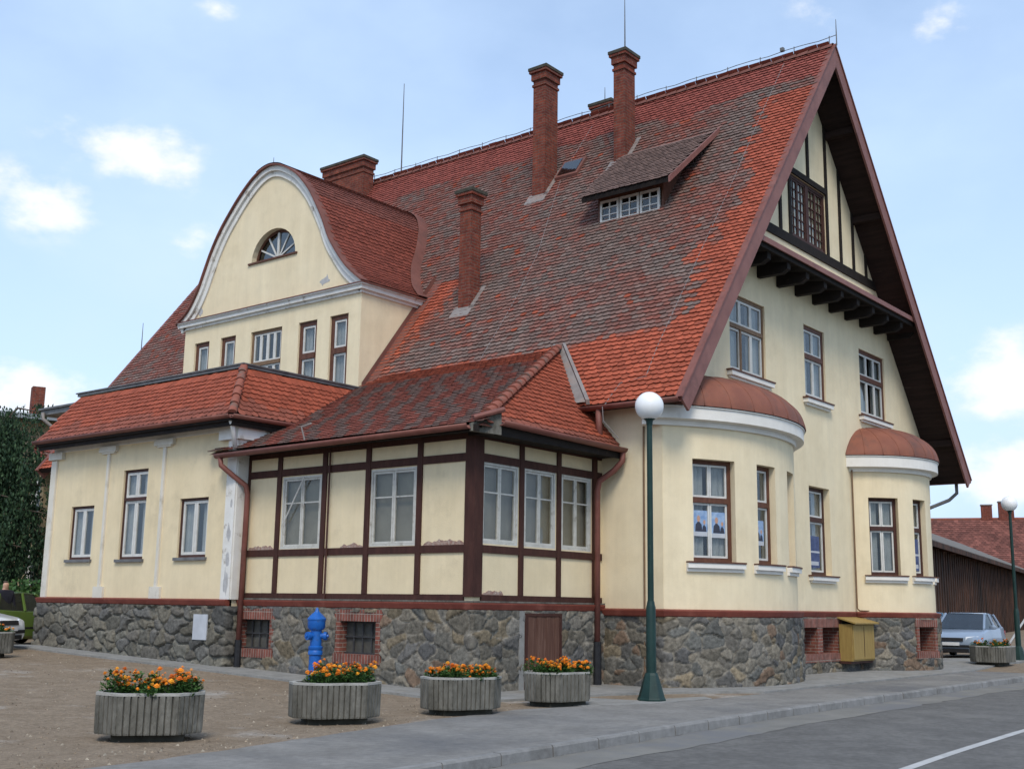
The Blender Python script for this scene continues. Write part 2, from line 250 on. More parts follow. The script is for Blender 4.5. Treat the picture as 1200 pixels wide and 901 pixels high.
# ------------------------------------------------------------------ mesh helpers
OFF = {}                                     # world origin of each top-level thing, its parts are stored relative to it
def tag(o, label=None, cat=None, group=None, kind=None):
    if label: o['label'] = label
    if cat: o['category'] = cat
    if group: o['group'] = group
    if kind: o['kind'] = kind
    return o
def thing(name, loc, label, cat, group=None):
    o = bpy.data.objects.new(name, None); col.objects.link(o); o.location = loc; o.empty_display_size = .2
    OFF[o] = Vector(loc); return tag(o, label, cat, group)
class MB:
    def __init__(s): s.v = []; s.f = []; s.m = []
    def add(s, verts, faces, mi=0):
        b = len(s.v); s.v.extend([tuple(p) for p in verts]); s.f.extend([tuple(b+i for i in f) for f in faces]); s.m.extend([mi]*len(faces)); return s
    def quad(s, a, b, c, d, mi=0): return s.add([a, b, c, d], [(0, 1, 2, 3)], mi)
    def box(s, lo, hi, mi=0):
        x0, y0, z0 = lo; x1, y1, z1 = hi
        return s.add([(x0, y0, z0), (x1, y0, z0), (x1, y1, z0), (x0, y1, z0), (x0, y0, z1), (x1, y0, z1), (x1, y1, z1), (x0, y1, z1)],
                     [(0, 3, 2, 1), (4, 5, 6, 7), (0, 1, 5, 4), (1, 2, 6, 5), (2, 3, 7, 6), (3, 0, 4, 7)], mi)
    def obox(s, o, ax, ay, az, mi=0):
        o, ax, ay, az = map(Vector, (o, ax, ay, az))
        return s.add([o, o+ax, o+ax+ay, o+ay, o+az, o+ax+az, o+ax+ay+az, o+ay+az],
                     [(0, 3, 2, 1), (4, 5, 6, 7), (0, 1, 5, 4), (1, 2, 6, 5), (2, 3, 7, 6), (3, 0, 4, 7)], mi)
    def prism(s, poly, vec, mi=0):            # closed polygon pushed along vec
        vec = Vector(vec); n = len(poly); P = [Vector(p) for p in poly]; b = P+[p+vec for p in P]
        tri = tessellate_polygon([P])
        F = [tuple(t) for t in tri]+[tuple(i+n for i in reversed(t)) for t in tri]+[(i, (i+1) % n, (i+1) % n+n, i+n) for i in range(n)]
        return s.add(b, F, mi)
    def tube(s, pts, r, n=8, mi=0, cap=True):
        P = [Vector(p) for p in pts]; rs = r if isinstance(r, (list, tuple)) else [r]*len(P); V = []
        for i, p in enumerate(P):
            d = (P[min(i+1, len(P)-1)]-P[max(i-1, 0)]).normalized()
            a = d.orthogonal().normalized() if i == 0 else (pa-d*pa.dot(d)).normalized()
            pa = a; c = d.cross(a)
            V += [p+(a*math.cos(2*math.pi*k/n)+c*math.sin(2*math.pi*k/n))*rs[i] for k in range(n)]
        F = [(i*n+k, i*n+(k+1) % n, (i+1)*n+(k+1) % n, (i+1)*n+k) for i in range(len(P)-1) for k in range(n)]
        if cap: F += [tuple(reversed(range(n))), tuple((len(P)-1)*n+k for k in range(n))]
        return s.add(V, F, mi)
    def gutter(s, a, b, r, mi=0, down=Vector((0, 0, -1)), out=None):   # half round trough
        a, b = Vector(a), Vector(b); d = (b-a).normalized(); o = out or d.cross(Vector((0, 0, 1))); n = 8; V = []
        for p in (a, b):
            for rr in (r, r*.86):
                V += [p+(o*math.cos(math.pi*k/n)+Vector((0, 0, -1))*math.sin(math.pi*k/n))*rr for k in range(n+1)]
        m = n+1; F = []
        for k in range(n): F += [(k, k+1, 2*m+k+1, 2*m+k), (m+k, 3*m+k, 3*m+k+1, m+k+1), (k, m+k, m+k+1, k+1), (2*m+k, 2*m+k+1, 3*m+k+1, 3*m+k)]
        F += [(0, 2*m, 3*m, m), (n, m+n, 3*m+n, 2*m+n)]
        return s.add(V, F, mi)
    def lathe(s, c, prof, n=16, mi=0, a0=0, sx=1, sy=1):
        c = Vector(c); V = []; m = len(prof)
        for k in range(n):
            t = a0+2*math.pi*k/n
            V += [c+Vector((math.cos(t)*r*sx, math.sin(t)*r*sy, z)) for r, z in prof]
        F = [(k*m+i, ((k+1) % n)*m+i, ((k+1) % n)*m+i+1, k*m+i+1) for k in range(n) for i in range(m-1)]
        F += [tuple(k*m for k in reversed(range(n))), tuple(k*m+m-1 for k in range(n))]
        return s.add(V, F, mi)
    def build(s, name, mats, parent=None, root=None, smooth=False, bevel=0):
        me = bpy.data.meshes.new(name)
        off = Vector((0, 0, 0))
        if parent is not None:
            p = parent
            while p.parent is not None: p = p.parent
            off = OFF[p]
        me.from_pydata([tuple(Vector(v)-off) for v in s.v], [], s.f)
        for m in (mats if isinstance(mats, (list, tuple)) else [mats]): me.materials.append(MATS[m])
        me.polygons.foreach_set('material_index', s.m)
        bm = bmesh.new(); bm.from_mesh(me)
        if bevel:
            bmesh.ops.remove_doubles(bm, verts=bm.verts, dist=1e-5)
        bmesh.ops.recalc_face_normals(bm, faces=bm.faces); bm.to_mesh(me); bm.free()
        if smooth: me.polygons.foreach_set('use_smooth', [True]*len(me.polygons))
        o = bpy.data.objects.new(name, me); col.objects.link(o)
        if parent is not None: o.parent = parent
        if bevel:
            b = o.modifiers.new('bevel', 'BEVEL'); b.width = bevel; b.segments = 2; b.limit_method = 'ANGLE'
        if smooth == 'auto':
            me.polygons.foreach_set('use_smooth', [True]*len(me.polygons))
            me.set_sharp_from_angle(angle=R(40))
        return o
def np_mesh(name, V, faces, mat, parent=None, tint=None, smooth=False):
    off = Vector((0, 0, 0))
    if parent is not None:
        p = parent
        while p.parent is not None: p = p.parent
        off = OFF[p]
    V = np.asarray(V, float)-np.array(off)
    me = bpy.data.meshes.new(name); me.from_pydata(V.tolist(), [], faces if isinstance(faces, list) else faces.tolist()); me.materials.append(MATS[mat])
    if tint is not None:
        a = me.attributes.new('tint', 'FLOAT_COLOR', 'POINT'); t = np.ones((len(V), 4)); t[:, :3] = tint; a.data.foreach_set('color', t.ravel())
    if smooth: me.polygons.foreach_set('use_smooth', [True]*len(me.polygons))
    o = bpy.data.objects.new(name, me); col.objects.link(o)
    if parent is not None: o.parent = parent
    return o
def copy_tree(o, parent=None):
    c = o.copy(); col.objects.link(c)
    if parent is not None: c.parent = parent
    for ch in list(o.children): copy_tree(ch, c)
    return c
# ------------------------------------------------------------------ ground
def sstep(a, b, x):
    t = min(1, max(0, (x-a)/(b-a))); return t*t*(3-2*t)
def zg(x, y):
    z = .03*min(max(y-14, 0), 13.5)
    z = z*(1-.3*sstep(27.5, 31, y))
    return z+.12*sstep(32.5, 36, x)*sstep(9.5, 10.6, y)*(1-sstep(12, 20, y))
KERB = [(-300, -6), (-40, 5.7), (0, 7.6), (8.57, 8.06), (11.9, 8.26), (14.7, 8.45), (18, 8.6), (25, 8.7), (31, 8.73), (60, 8.75), (400, 8.75)]
INNER = [(-300, -3.6), (-40, 8.1), (0, 9.75), (7.2, 10.25), (9.1, 10.6), (11.9, 11.15), (14.2, 11.4), (15.4, 11.2), (16.4, 10.75), (17.9, 10.4), (20, 10.45), (25, 10.45), (36, 10.45), (60, 10.5), (400, 10.5)]
def interp(P, x):
    for (x0, y0), (x1, y1) in zip(P, P[1:]):
        if x <= x1: return y0+(y1-y0)*(x-x0)/(x1-x0)
    return P[-1][1]
def xs_fine(x0, x1, step=1.0):
    xs = list(np.arange(max(x0, -12), min(x1, 60)+1e-6, step)); L = [x for x in (-300, -200, -120, -80, -50, -30, -20) if x >= x0]; H = [x for x in (70, 90, 120, 180, 260, 400) if x <= x1]
    return L+xs+H
def sheet(name, fa, fb, xs, n, mat, h, zf=zg, jag=0):
    V = []; F = []
    for i, x in enumerate(xs):
        a, b = fa(x), fb(x)
        if jag: a += jag*mnoise.noise((x*1.7, 3, 0)); b += jag*mnoise.noise((x*1.9, 9, 0))
        for k in range(n+1):
            y = a+(b-a)*k/n; V.append((x, y, zf(x, y)+h))
    m = n+1
    for i in range(len(xs)-1):
        for k in range(n): F.append((i*m+k, (i+1)*m+k, (i+1)*m+k+1, i*m+k+1))
    b = MB(); b.add(V, F); o = b.build(name, mat, smooth=True); tag(o, kind='structure'); return o
flat = lambda x, y: 0
kerb = lambda x: interp(KERB, x); inner = lambda x: interp(INNER, x)
g = MB(); g.quad((-1500, -1500, -.3), (1500, -1500, -.3), (1500, 1500, -.3), (-1500, 1500, -.3)); tag(g.build('ground', 'grass_field'), kind='structure')
sheet('yard', lambda x: kerb(x)+.2, lambda x: 130, xs_fine(-120, 180), 90, 'dirt', -.004)
sheet('road', lambda x: min(1.7, kerb(x)-6.5), kerb, xs_fine(-300, 400), 3, 'road_asphalt', -.12, flat)
sheet('road_edge_dust', lambda x: kerb(x)-.75-.2*mnoise.noise((x*.4, 0, 0)), lambda x: kerb(x)-.01, [x*.35 for x in range(0, 130)], 1, 'road_dust', -.116, flat, .12)
sheet('near_pavement', lambda x: min(1.7, kerb(x)-6.5)-20, lambda x: min(1.7, kerb(x)-6.5), xs_fine(-300, 400), 2, 'pavement_asphalt', 0, flat)
sheet('pavement', lambda x: kerb(x)+.13, inner, xs_fine(-120, 180, .25), 3, 'pavement_asphalt', .004, flat, .07)
def kerb_mesh():
    b = MB(); x = -60.0; rg = random.Random(2)
    while x < 150:
        x1 = x+(1.0 if -5 < x < 60 else 5.0); g = .012; j = rg.uniform(-.006, .006)
        V = []
        for xx in (x+g, x1-g):
            y = kerb(xx)
            for p in ((y, -.14), (y+.008+j, -.015), (y+.025+j, .010+j*.5), (y+.125, .010+j*.5), (y+.145, .0), (y+.145, -.08)): V.append((xx, p[0], p[1]))
        b.add(V, [(k, 6+k, 7+k, k+1) for k in range(5)]+[(0, 1, 2, 3, 4, 5), (11, 10, 9, 8, 7, 6)]); x = x1
    tag(b.build('kerb', 'kerb_stone'), kind='structure')
kerb_mesh()
sheet('road_marking', lambda x: kerb(x)-3.50+.02*(x-14)*(x < 14)*-1*0, lambda x: kerb(x)-3.38, xs_fine(-30, 180), 1, 'road_paint', -.116, flat)
def pebbles():
    rg = np.random.RandomState(4); n = 5200; x = rg.uniform(3.5, 17.5, n); y = 10.3+(rg.rand(n)**1.6)*15
    V = []; F = []; T = []
    for a, c in zip(x, y):
        if c < inner(a)+.05 or (a > 14.8 and c > 12.3): continue
        r = .006+.022*rg.rand()**3; z = zg(a, c)-.002; k = len(V); an = rg.rand()*6.28
        V += [(a+r*math.cos(an+q*2.09)*(.7+.6*rg.rand()), c+r*math.sin(an+q*2.09)*(.7+.6*rg.rand()), z-.004) for q in range(3)]+[(a, c, z+r*.8)]; F += [(k, k+1, k+3), (k+1, k+2, k+3), (k+2, k, k+3)]
        T += [np.array([(.20, .155, .11), (.26, .21, .155), (.15, .12, .09), (.31, .27, .21)][rg.randint(4)])]*4
    o = np_mesh('gravel', np.array(V), F, 'rubble', None, np.array(T)); tag(o, kind='stuff')
pebbles()
def poly_sheet(name, pts, mat, h, step=.8):
    bm = bmesh.new(); vs = [bm.verts.new((x, y, 0)) for x, y in pts]
    for t_ in tessellate_polygon([[Vector((x, y, 0)) for x, y in pts]]): bm.faces.new([vs[i] for i in t_])
    bmesh.ops.recalc_face_normals(bm, faces=bm.faces)
    for a in range(8):
        es = [e for e in bm.edges if e.calc_length() > step*1.6]
        if not es: break
        bmesh.ops.subdivide_edges(bm, edges=es, cuts=1); bmesh.ops.triangulate(bm, faces=[f for f in bm.faces if len(f.verts) > 3])
    for v in bm.verts: v.co.z = zg(v.co.x, v.co.y)+h
    r = bmesh.ops.extrude_edge_only(bm, edges=[e for e in bm.edges if e.is_boundary])
    for v in [q for q in r['geom'] if isinstance(q, bmesh.types.BMVert)]: v.co.z -= .08
    me = bpy.data.meshes.new(name); bm.to_mesh(me); bm.free(); me.materials.append(MATS[mat])
    o = bpy.data.objects.new(name, me); col.objects.link(o); return tag(o, kind='structure')
poly_sheet('apron', [(15.72, 28.5), (14.85, 28.5), (14.9, 12.75), (15.4, 12.5), (17.9, 12.1), (19.4, 11.5), (20.4, 10.75), (20.7, 10.47), (38.5, 10.47), (38.5, 12.3), (36, 14), (24, 14), (20.2, 14), (16.2, 14), (15.9, 16), (15.9, 20.2)], 'concrete', .035)
poly_sheet('path', [(15.55, 11.05), (16.9, 10.55), (18.6, 10.42), (18.9, 10.75), (17.2, 11.15), (17.0, 12.25), (15.8, 12.42)], 'concrete', .014)

# ------------------------------------------------------------------ the house
HOUSE = thing('house', (28, 23, 0), 'large cream villa with steep red tiled roof, curved gable, half timbered annex and round bays', 'house')
K = 1.0193
SL = 16.42-5.66; MS = SL/(27.86-19.65)       # left slope rise per metre
EX, EZ, PX, PZ, RX, RZ = 19.65, 5.66, 27.86, 16.42, 37.06, 5.62
YV, YF, YG, YU = 11.55, 35.65, 12.6, 12.5
roofx = lambda z: EX+(z-EZ)/MS

def tint_noise(x, y, s, k=0): return mnoise.fractal((x*s, y*s, k), 1.0, 2.0, 4)
ORANGE = np.array((.36, .086, .044)); RED = np.array((.245, .064, .042)); GREY = np.array((.158, .130, .112)); BROWN = np.array((.165, .084, .066)); PINK = np.array((.285, .078, .058))
def tiles(name, ur, vr, fmap, keep, color, parent, w=.18, row=.145, seed=1, mat='tile', th=1.0):
    rg = random.Random(seed); V = []; T = []; nt = 0
    prof = [(0, .27), (.2, .07), (.5, 0), (.8, .07), (1, .27)]
    nrow = int((vr[1]-vr[0])/row)
    for j in range(nrow):
        v0 = vr[0]+j*row; sh = (j % 2)*.5*w; ncol = int((ur[1]-ur[0])/w)+1
        for i in range(ncol):
            u0 = ur[0]+i*w-sh
            uc, vc = u0+w*.5, v0+row*.5
            if not keep(uc, vc): continue
            c = color(uc, vc, rg)
            du, dv, dn = rg.uniform(-.006, .006), rg.uniform(-.012, .012), rg.uniform(0, .008)
            ww = w*.985
            loc = [(u0+du+a*ww, v0+dv+b*row, (.034-.017*b)*th+dn) for a, b in prof]+[(u0+du+ww, v0+dv+1.85*row, .0), (u0+du, v0+dv+1.85*row, .0)]
            loc += [(u0+du+a*ww, v0+dv+b*row, (.034-.017*b)*th+dn-.016*th) for a, b in prof]
            V.append(loc); T.append(c); nt += 1
    V = np.array(V); T = np.array(T)
    P = fmap(V[:, :, 0].ravel(), V[:, :, 1].ravel(), V[:, :, 2].ravel())
    base = (np.arange(nt)*12)[:, None]
    F = []
    top = (base+np.arange(7)).tolist(); F += top
    for k in range(4): F += (base+np.array([7+k, 8+k, k+1, k])).tolist()
    tint = np.repeat(T, 12, axis=0).reshape(nt, 12, 3).copy(); tint[:, 7:, :] *= .5   # lower edges tinted darker than the tile face
    return np_mesh(name, P, F, mat, parent, tint.reshape(-1, 3))
# main roof -----------------------------------------------------------------
sl_len = math.hypot(PX-EX, PZ-EZ); ud = np.array((0, 1, 0.)); vd = np.array((PX-EX, 0, PZ-EZ))/sl_len; nd = np.array((-(PZ-EZ), 0, PX-EX))/sl_len
def map_left(u, v, n): return np.array((EX, 0, EZ))+np.outer(u, ud)+np.outer(v, vd)+np.outer(n, nd)
def keep_left(u, v):
    x = EX+v*vd[0]
    if u > 14.1 and x < 20.75 and u < 21.3: return x > 20.75 or u < 14.1+(x-19.65)*1.15
    if 22.0 < u < 28.9 and x < 22.6: return False
    return 11.6 < u < YF-.03 and v < sl_len-.05
def col_left(u, v, rg):
    s = v/sl_len; n = tint_noise(u, v*1.6, .42, 1); n2 = tint_noise(u*1.0, v*2.4, 1.5, 5)
    g = .66+.40*n+.36*n2
    # patches of renewed tile: along the eave, the gable edge, the ridge and beside the big dormer
    fresh = max(0, 1-max(0, (v-2.05+.2*n)/.25)) if u < 16.2 else max(0, 1-max(0, (v-1.9)/.35))*.9
    fresh = max(fresh, 1-max(0, (u-12.35-.5*n-.2*s+.5*n2)/.28) if s < .86 else 0)
    fresh = max(fresh, max(0, 1-max(0, (.90-s+.03*n)/.02)))
    fresh = max(fresh, max(0, 1-abs((u-21.1+.25*(v-5.5))/1.1))*(1 if v < 6 else 0))
    if u > 28: g -= .22
    if u > 19 and v > 7: g -= .15
    j = rg.random(); old = max(0, min(1, (g-.25)/.55)); k_ = rg.random()
    red = RED*.62+BROWN*.38
    worn = red*(1-old)+(GREY*.62+BROWN*.38)*old
    if k_ < .16: worn = worn*.55+GREY*.5
    elif k_ < .28: worn = worn*.55+RED*.42
    elif k_ < .32 and old < .8: worn = ORANGE*.75
    new = ORANGE*(1-.35*s)+PINK*.35*s if s < .86 else PINK*.92
    f = max(0, min(1, (fresh-.22+.55*(j-.5))/.42))
    c = new*f+worn*(1-f)
    return c*rg.uniform(.80, 1.18)
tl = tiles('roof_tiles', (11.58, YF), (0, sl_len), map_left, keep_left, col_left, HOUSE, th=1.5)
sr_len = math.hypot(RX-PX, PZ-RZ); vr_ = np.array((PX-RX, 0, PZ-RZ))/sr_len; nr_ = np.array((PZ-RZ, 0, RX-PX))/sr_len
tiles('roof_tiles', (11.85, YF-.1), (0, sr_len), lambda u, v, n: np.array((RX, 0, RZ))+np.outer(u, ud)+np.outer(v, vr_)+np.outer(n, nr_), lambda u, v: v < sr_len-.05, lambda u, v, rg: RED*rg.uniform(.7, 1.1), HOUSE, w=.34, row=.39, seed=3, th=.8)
# boarding below the tiles; its underside is the dark boarded soffit of the gable overhang
t = .16
iz = lambda a: a
lp = [(EX, EZ), (PX, PZ), (RX, RZ)]
sb = MB()
def slab(b, y0, y1, mi=0):
    A = Vector((EX, 0, EZ)); B = Vector((PX, 0, PZ)); D = Vector((RX, 0, RZ))
    n1 = Vector(nd)*-t; n2 = Vector(nr_)*-t
    apex = Vector((PX, 0, PZ-t/abs(nd[2])*1.0))
    for a, b_, c, d in ((A, B, apex, A+n1), (B, D, D+n2, apex)):
        b.prism([v+Vector((0, y0, 0)) for v in (a, b_, c, d)], (0, y1-y0, 0), mi)
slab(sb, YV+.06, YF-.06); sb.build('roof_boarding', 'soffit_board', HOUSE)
for yy, s_ in ((YV, 1), (YF, -1)):           # barge boards on both gable ends
    v = MB(); A = Vector((EX, 0, EZ)); B = Vector((PX, 0, PZ)); D = Vector((RX, 0, RZ)); w = .40
    for P0, n_, ext in ((A, Vector(nd), (A-B).normalized()*.06), (D, Vector(nr_), (D-B).normalized()*.06)):
        a = P0+ext; apx = B+Vector((0, 0, .05)); lowa = Vector((PX, 0, PZ+.05-w/abs(n_.z)))
        v.prism([p+Vector((0, yy, 0)) for p in (a+n_*.05, apx, lowa, a+n_*(.05-w))], (0, .055*s_, 0))
        v.prism([p+Vector((0, yy-.03*s_, 0)) for p in (a+n_*.056, apx+Vector((0, 0, .012)), apx-n_*.0+Vector((0, 0, -.05)), a+n_*.012)], (0, .16*s_, 0), 1)
    v.build('barge_board', ['verge_board', 'gutter_brown'], HOUSE)
# ridge caps and lightning conductor
rc = MB()
ny = 70
for i in range(ny):
    y0 = YV+.03+(YF-YV-.06)*i/ny; y1 = YV+.03+(YF-YV-.06)*(i+1.12)/ny
    V = []; n = 6
    for y, rr in ((y0, .125), (min(y1, YF), .105)):
        V += [(PX+math.cos(math.pi*k/n)*rr*1.25, y, PZ-.06+math.sin(math.pi*k/n)*rr*1.15) for k in range(n+1)]
    rc.add(V, [(k, k+1, n+2+k, n+1+k) for k in range(n)])
rc.build('ridge_tiles', 'flashing', HOUSE, smooth=True)
lc = MB(); pts = [(PX, 11.5+.5*i, PZ+.30-.03*((i % 3) == 1)) for i in range(49)]; lc.tube(pts, .011, 5)
for i in range(24): lc.tube([(PX, 11.7+i*1.02, PZ+.02), (PX, 11.7+i*1.02, PZ+.33)], .013, 5)
lc.box((PX-.05, 13.02, PZ+.3), (PX+.05, 13.12, PZ+.4))
lc.build('lightning_conductor', 'dark_metal', HOUSE)
def rod(p, h, r=.016): MB().tube([p, (p[0], p[1], p[2]+h*.5), (p[0], p[1], p[2]+h)], [r, r*.8, r*.45], 6).build('lightning_rod', 'dark_metal', HOUSE)
rod((PX, 27.7, PZ), 3.5, .03); rod((PX, 11.5, PZ), .75, .018); rod((23.1, 35.6, 10.1), 1.15, .02); rod((20.5, 25.6, 13.9), .35)
def on_left(y, x, h=.06): return (x-nd[2]*0-(nd[2]*0), y, EZ+(x-EX)*MS+h)
w = MB(); w.tube([on_left(*p) for p in ((12.95, 27.7), (12.9, 26), (12.8, 24.3), (12.75, 22), (12.72, 20.6), (12.65, 20.05), (13.24, 19.98), (13.33, 19.75), (13.36, 19.62))]+[(19.5, 13.36, 5.6), (19.5, 13.34, 5.3), (19.7, 13.1, 4.95)], .009, 5)
w.tube([on_left(*p) for p in ((19.2, 27.5), (19.16, 25.9), (18.8, 25.0), (18.16, 23.48), (17.95, 22.17), (17.91, 21.0), (17.9, 20.9))], .009, 5); w.build('conductor_wire', 'wire', HOUSE)
# gutters of the main eaves
gm = MB(); gm.gutter((EX-.07, YV+.02, EZ-.02), (EX-.07, 14.0, EZ-.02), .095); gm.build('gutter', 'gutter_brown', HOUSE, smooth=True)
gm = MB(); gm.gutter((RX+.06, YV+.02, RZ-.02), (RX+.06, YF, RZ-.02), .095); gm.build('gutter', 'gutter_brown', HOUSE, smooth=True)
dp = MB(); dp.tube([(RX+.05, 12.0, RZ-.1), (RX+.05, 12.0, RZ-.4), (RX-.1, 12.2, RZ-.62), (36.36, 13.2, RZ-1.1), (36.34, 13.3, RZ-1.3), (36.34, 13.3, .1)], .055, 8); dp.build('downpipe', 'dark_metal', HOUSE, smooth=True)

# walls -----------------------------------------------------------------
def wall_flat(outline, holes, org, u, n, depth, b=None, mi=0):
    """outline and holes in (u, z); org is the point u=0 z=0; n the outward normal. Adds the sheet and the reveals of its openings."""
    b = b or MB(); org, u, n = Vector(org), Vector(u), Vector(n)
    P = lambda q, d=0: org+u*q[0]+Vector((0, 0, q[1]))+n*d
    H = [[(a, c), (b_, c), (b_, d), (a, d)] if not callable(getattr(a, 'x', None)) else None for a, b_, c, d in [h[:4] for h in holes if len(h) == 4]]
    H += [h for h in holes if len(h) != 4]
    loops = [outline]+H; flatp = [p for l in loops for p in l]
    tri = tessellate_polygon([[Vector((p[0], p[1], 0)) for p in l] for l in loops])
    b.add([P(p) for p in flatp], [tuple(t_) for t_ in tri], mi)
    for h in H:
        k = len(h)
        for i in range(k): b.quad(P(h[i]), P(h[(i+1) % k]), P(h[(i+1) % k], -depth), P(h[i], -depth), mi)
    return b
def arc(cx, cy, r, a0, a1, n): return [(cx+r*math.sin(R(a0+(a1-a0)*i/n)), cy-r*math.cos(R(a0+(a1-a0)*i/n))) for i in range(n+1)]
def wall_arc(cx, cy, r, a0, a1, z0, z1, holes, depth, b=None, mi=0):
    b = b or MB(); A = sorted(set([a0+(a1-a0)*i/30 for i in range(31)]+[h[0] for h in holes]+[h[1] for h in holes])); Z = sorted(set([z0, z1]+[h[2] for h in holes]+[h[3] for h in holes]))
    pt = lambda a, z, rr=r: (cx+rr*math.sin(R(a)), cy-rr*math.cos(R(a)), z)
    for a, a_ in zip(A, A[1:]):
        for z, z_ in zip(Z, Z[1:]):
            am, zm = (a+a_)/2, (z+z_)/2
            if any(h[0] < am < h[1] and h[2] < zm < h[3] for h in holes): continue
            b.quad(pt(a, z), pt(a_, z), pt(a_, z_), pt(a, z_), mi)
    for h in holes:
        p0, p1 = Vector(pt(h[0], 0)), Vector(pt(h[1], 0)); ch = (p1-p0).normalized(); nn = Vector((ch.y, -ch.x, 0))
        if nn.dot(Vector((math.sin(R((h[0]+h[1])/2)), -math.cos(R((h[0]+h[1])/2)), 0))) < 0: nn = -nn
        q0, q1 = p0-nn*depth, p1-nn*depth
        for p, q in ((p0, q0), (p1, q1)): b.add([(p.x, p.y, h[2]), (q.x, q.y, h[2]), (q.x, q.y, h[3]), (p.x, p.y, h[3])], [(0, 1, 2, 3)], mi)
        aa = [x for x in A if h[0] <= x <= h[1]]
        for z in (h[2], h[3]): b.add([pt(x, z) for x in aa]+[(q1.x, q1.y, z), (q0.x, q0.y, z)], [tuple(range(len(aa)+2))], mi)
    return b

def window(org, u, n, w, h, recess, frame='frame_brown', sash='sash_white', cols=(1,), transom=None, fw=.075, sw=.05, sill=None, glass='pane_glass', curtain='folds', muntin=0, bars=(0, 0), name='window', upcols=None, mull=False, part_label=None, cx=None, cut=.12):
    """org: lower left corner on the wall face seen from outside; u to the right; n outward."""
    org, u, n = Vector(org), Vector(u).normalized(), Vector(n).normalized(); Zv = Vector((0, 0, 1))
    B = lambda b, u0, u1, z0, z1, d0, d1, mi=0: b.obox(org+u*u0+Zv*z0+n*d0, u*(u1-u0), Zv*(z1-z0), n*(d1-d0), mi)
    d = -recess; b = MB()
    B(b, 0, fw, 0, h, d-.09, d); B(b, w-fw, w, 0, h, d-.09, d); B(b, fw, w-fw, h-fw, h, d-.09, d); B(b, fw, w-fw, 0, fw, d-.09, d)
    rows = [(fw, h-fw)]
    if transom:
        B(b, fw, w-fw, transom-fw*.65, transom+fw*.65, d-.09, d+.02); rows = [(fw, transom-fw*.65), (transom+fw*.65, h-fw)]
    sa = MB(); pa = MB(); 
    for ri, (z0, z1) in enumerate(rows):
        cc = upcols if (ri == 1 and upcols) else cols
        tot = sum(cc); x = fw; W = w-2*fw
        for ci, c in enumerate(cc):
            x1 = x+W*c/tot; g = .004
            if mull and ci < len(cc)-1 and mull == 'brown' and ri == 0 and ci == 0: B(b, x1-.04, x1+.04, z0, z1, d-.09, d+.005)
            e = d-.02
            B(sa, x+g, x+sw, z0+g, z1-g, e-.045, e); B(sa, x1-sw, x1-g, z0+g, z1-g, e-.045, e); B(sa, x+sw, x1-sw, z0+g, z0+sw, e-.045, e); B(sa, x+sw, x1-sw, z1-sw, z1-g, e-.045, e)
            for k in range(muntin):
                zz = z0+(z1-z0)*(k+1)/(muntin+1) if muntin > 1 else z0+(z1-z0)*.64
                B(sa, x+sw, x1-sw, zz-.014, zz+.014, e-.04, e-.006)
            for k in range(bars[0]): xx = x+(x1-x)*(k+1)/(bars[0]+1); B(sa, xx-.012, xx+.012, z0+sw, z1-sw, e-.04, e-.006)
            for k in range(bars[1]): zz = z0+(z1-z0)*(k+1)/(bars[1]+1); B(sa, x+sw, x1-sw, zz-.012, zz+.012, e-.04, e-.006)
            B(pa, x+sw*.8, x1-sw*.8, z0+sw*.8, z1-sw*.8, e-.028, e-.022)
            x = x1
    win = b.build(name, frame, HOUSE)
    if part_label: win['label'] = part_label
    sa.build('sash', sash, win); pa.build('pane', glass, win)
    if curtain:
        c = MB(); m = int(w*26); V = []; e = d-.14
        if curtain == 'folds':
            gap = (.40, .62) if w > .8 else (.55, .8)
            ph = rnd.random()*6
            for lo, hi in ((.0, gap[0]), (gap[1], 1.0)):
                V = []; k = max(6, int(m*(hi-lo)))
                for i in range(k+1):
                    q = lo+(hi-lo)*i/k; off = .02*math.sin(i*1.9+ph)+.008*math.sin(i*.7)
                    V += [org+u*(w*q)+Zv*.02+n*(e+off), org+u*(w*q)+Zv*(h-.02)+n*(e+off)]
                c.add(V, [(2*i, 2*i+2, 2*i+3, 2*i+1) for i in range(k)])
            mt = 'curtain'
        else:
            B(c, .02, w-.02, .02, h-.02, e-.01, e); mt = 'blind'
        c.build('curtain', mt, win, smooth=False)
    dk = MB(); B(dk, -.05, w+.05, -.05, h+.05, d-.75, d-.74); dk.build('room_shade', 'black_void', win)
    if sill:
        ext, dep, th = sill; s = MB(); B(s, -ext, w+ext, -.035, .0, -.02, dep+.02, 1); B(s, -ext+.03, w+ext-.03, -th, -.037, -.02, dep); B(s, -ext+.1, w+ext-.1, -th-.06, -th-.002, -.02, dep*.5)
        s.build('sill', ['white_trim', 'frame_brown'], win)
    return win
UY, NX = Vector((0, -1, 0)), Vector((-1, 0, 0))     # left-hand fronts: seen from outside, right is -Y
UX, NY = Vector((1, 0, 0)), Vector((0, -1, 0))      # gable front: right is +X
ul = lambda x: EZ+(x-EX)*MS-t/nd[2]-.02             # underside of the roof over the left and right slopes
ur_ = lambda x: RZ+(RX-x)*(PZ-RZ)/(RX-PX)-t/abs(nr_[2])-.02
XW, XH, YH, YWR, YWL = 15.70, 16.00, 13.76, 20.25, 27.68
XS = 20.05; XR = 36.2; BT = 1.52
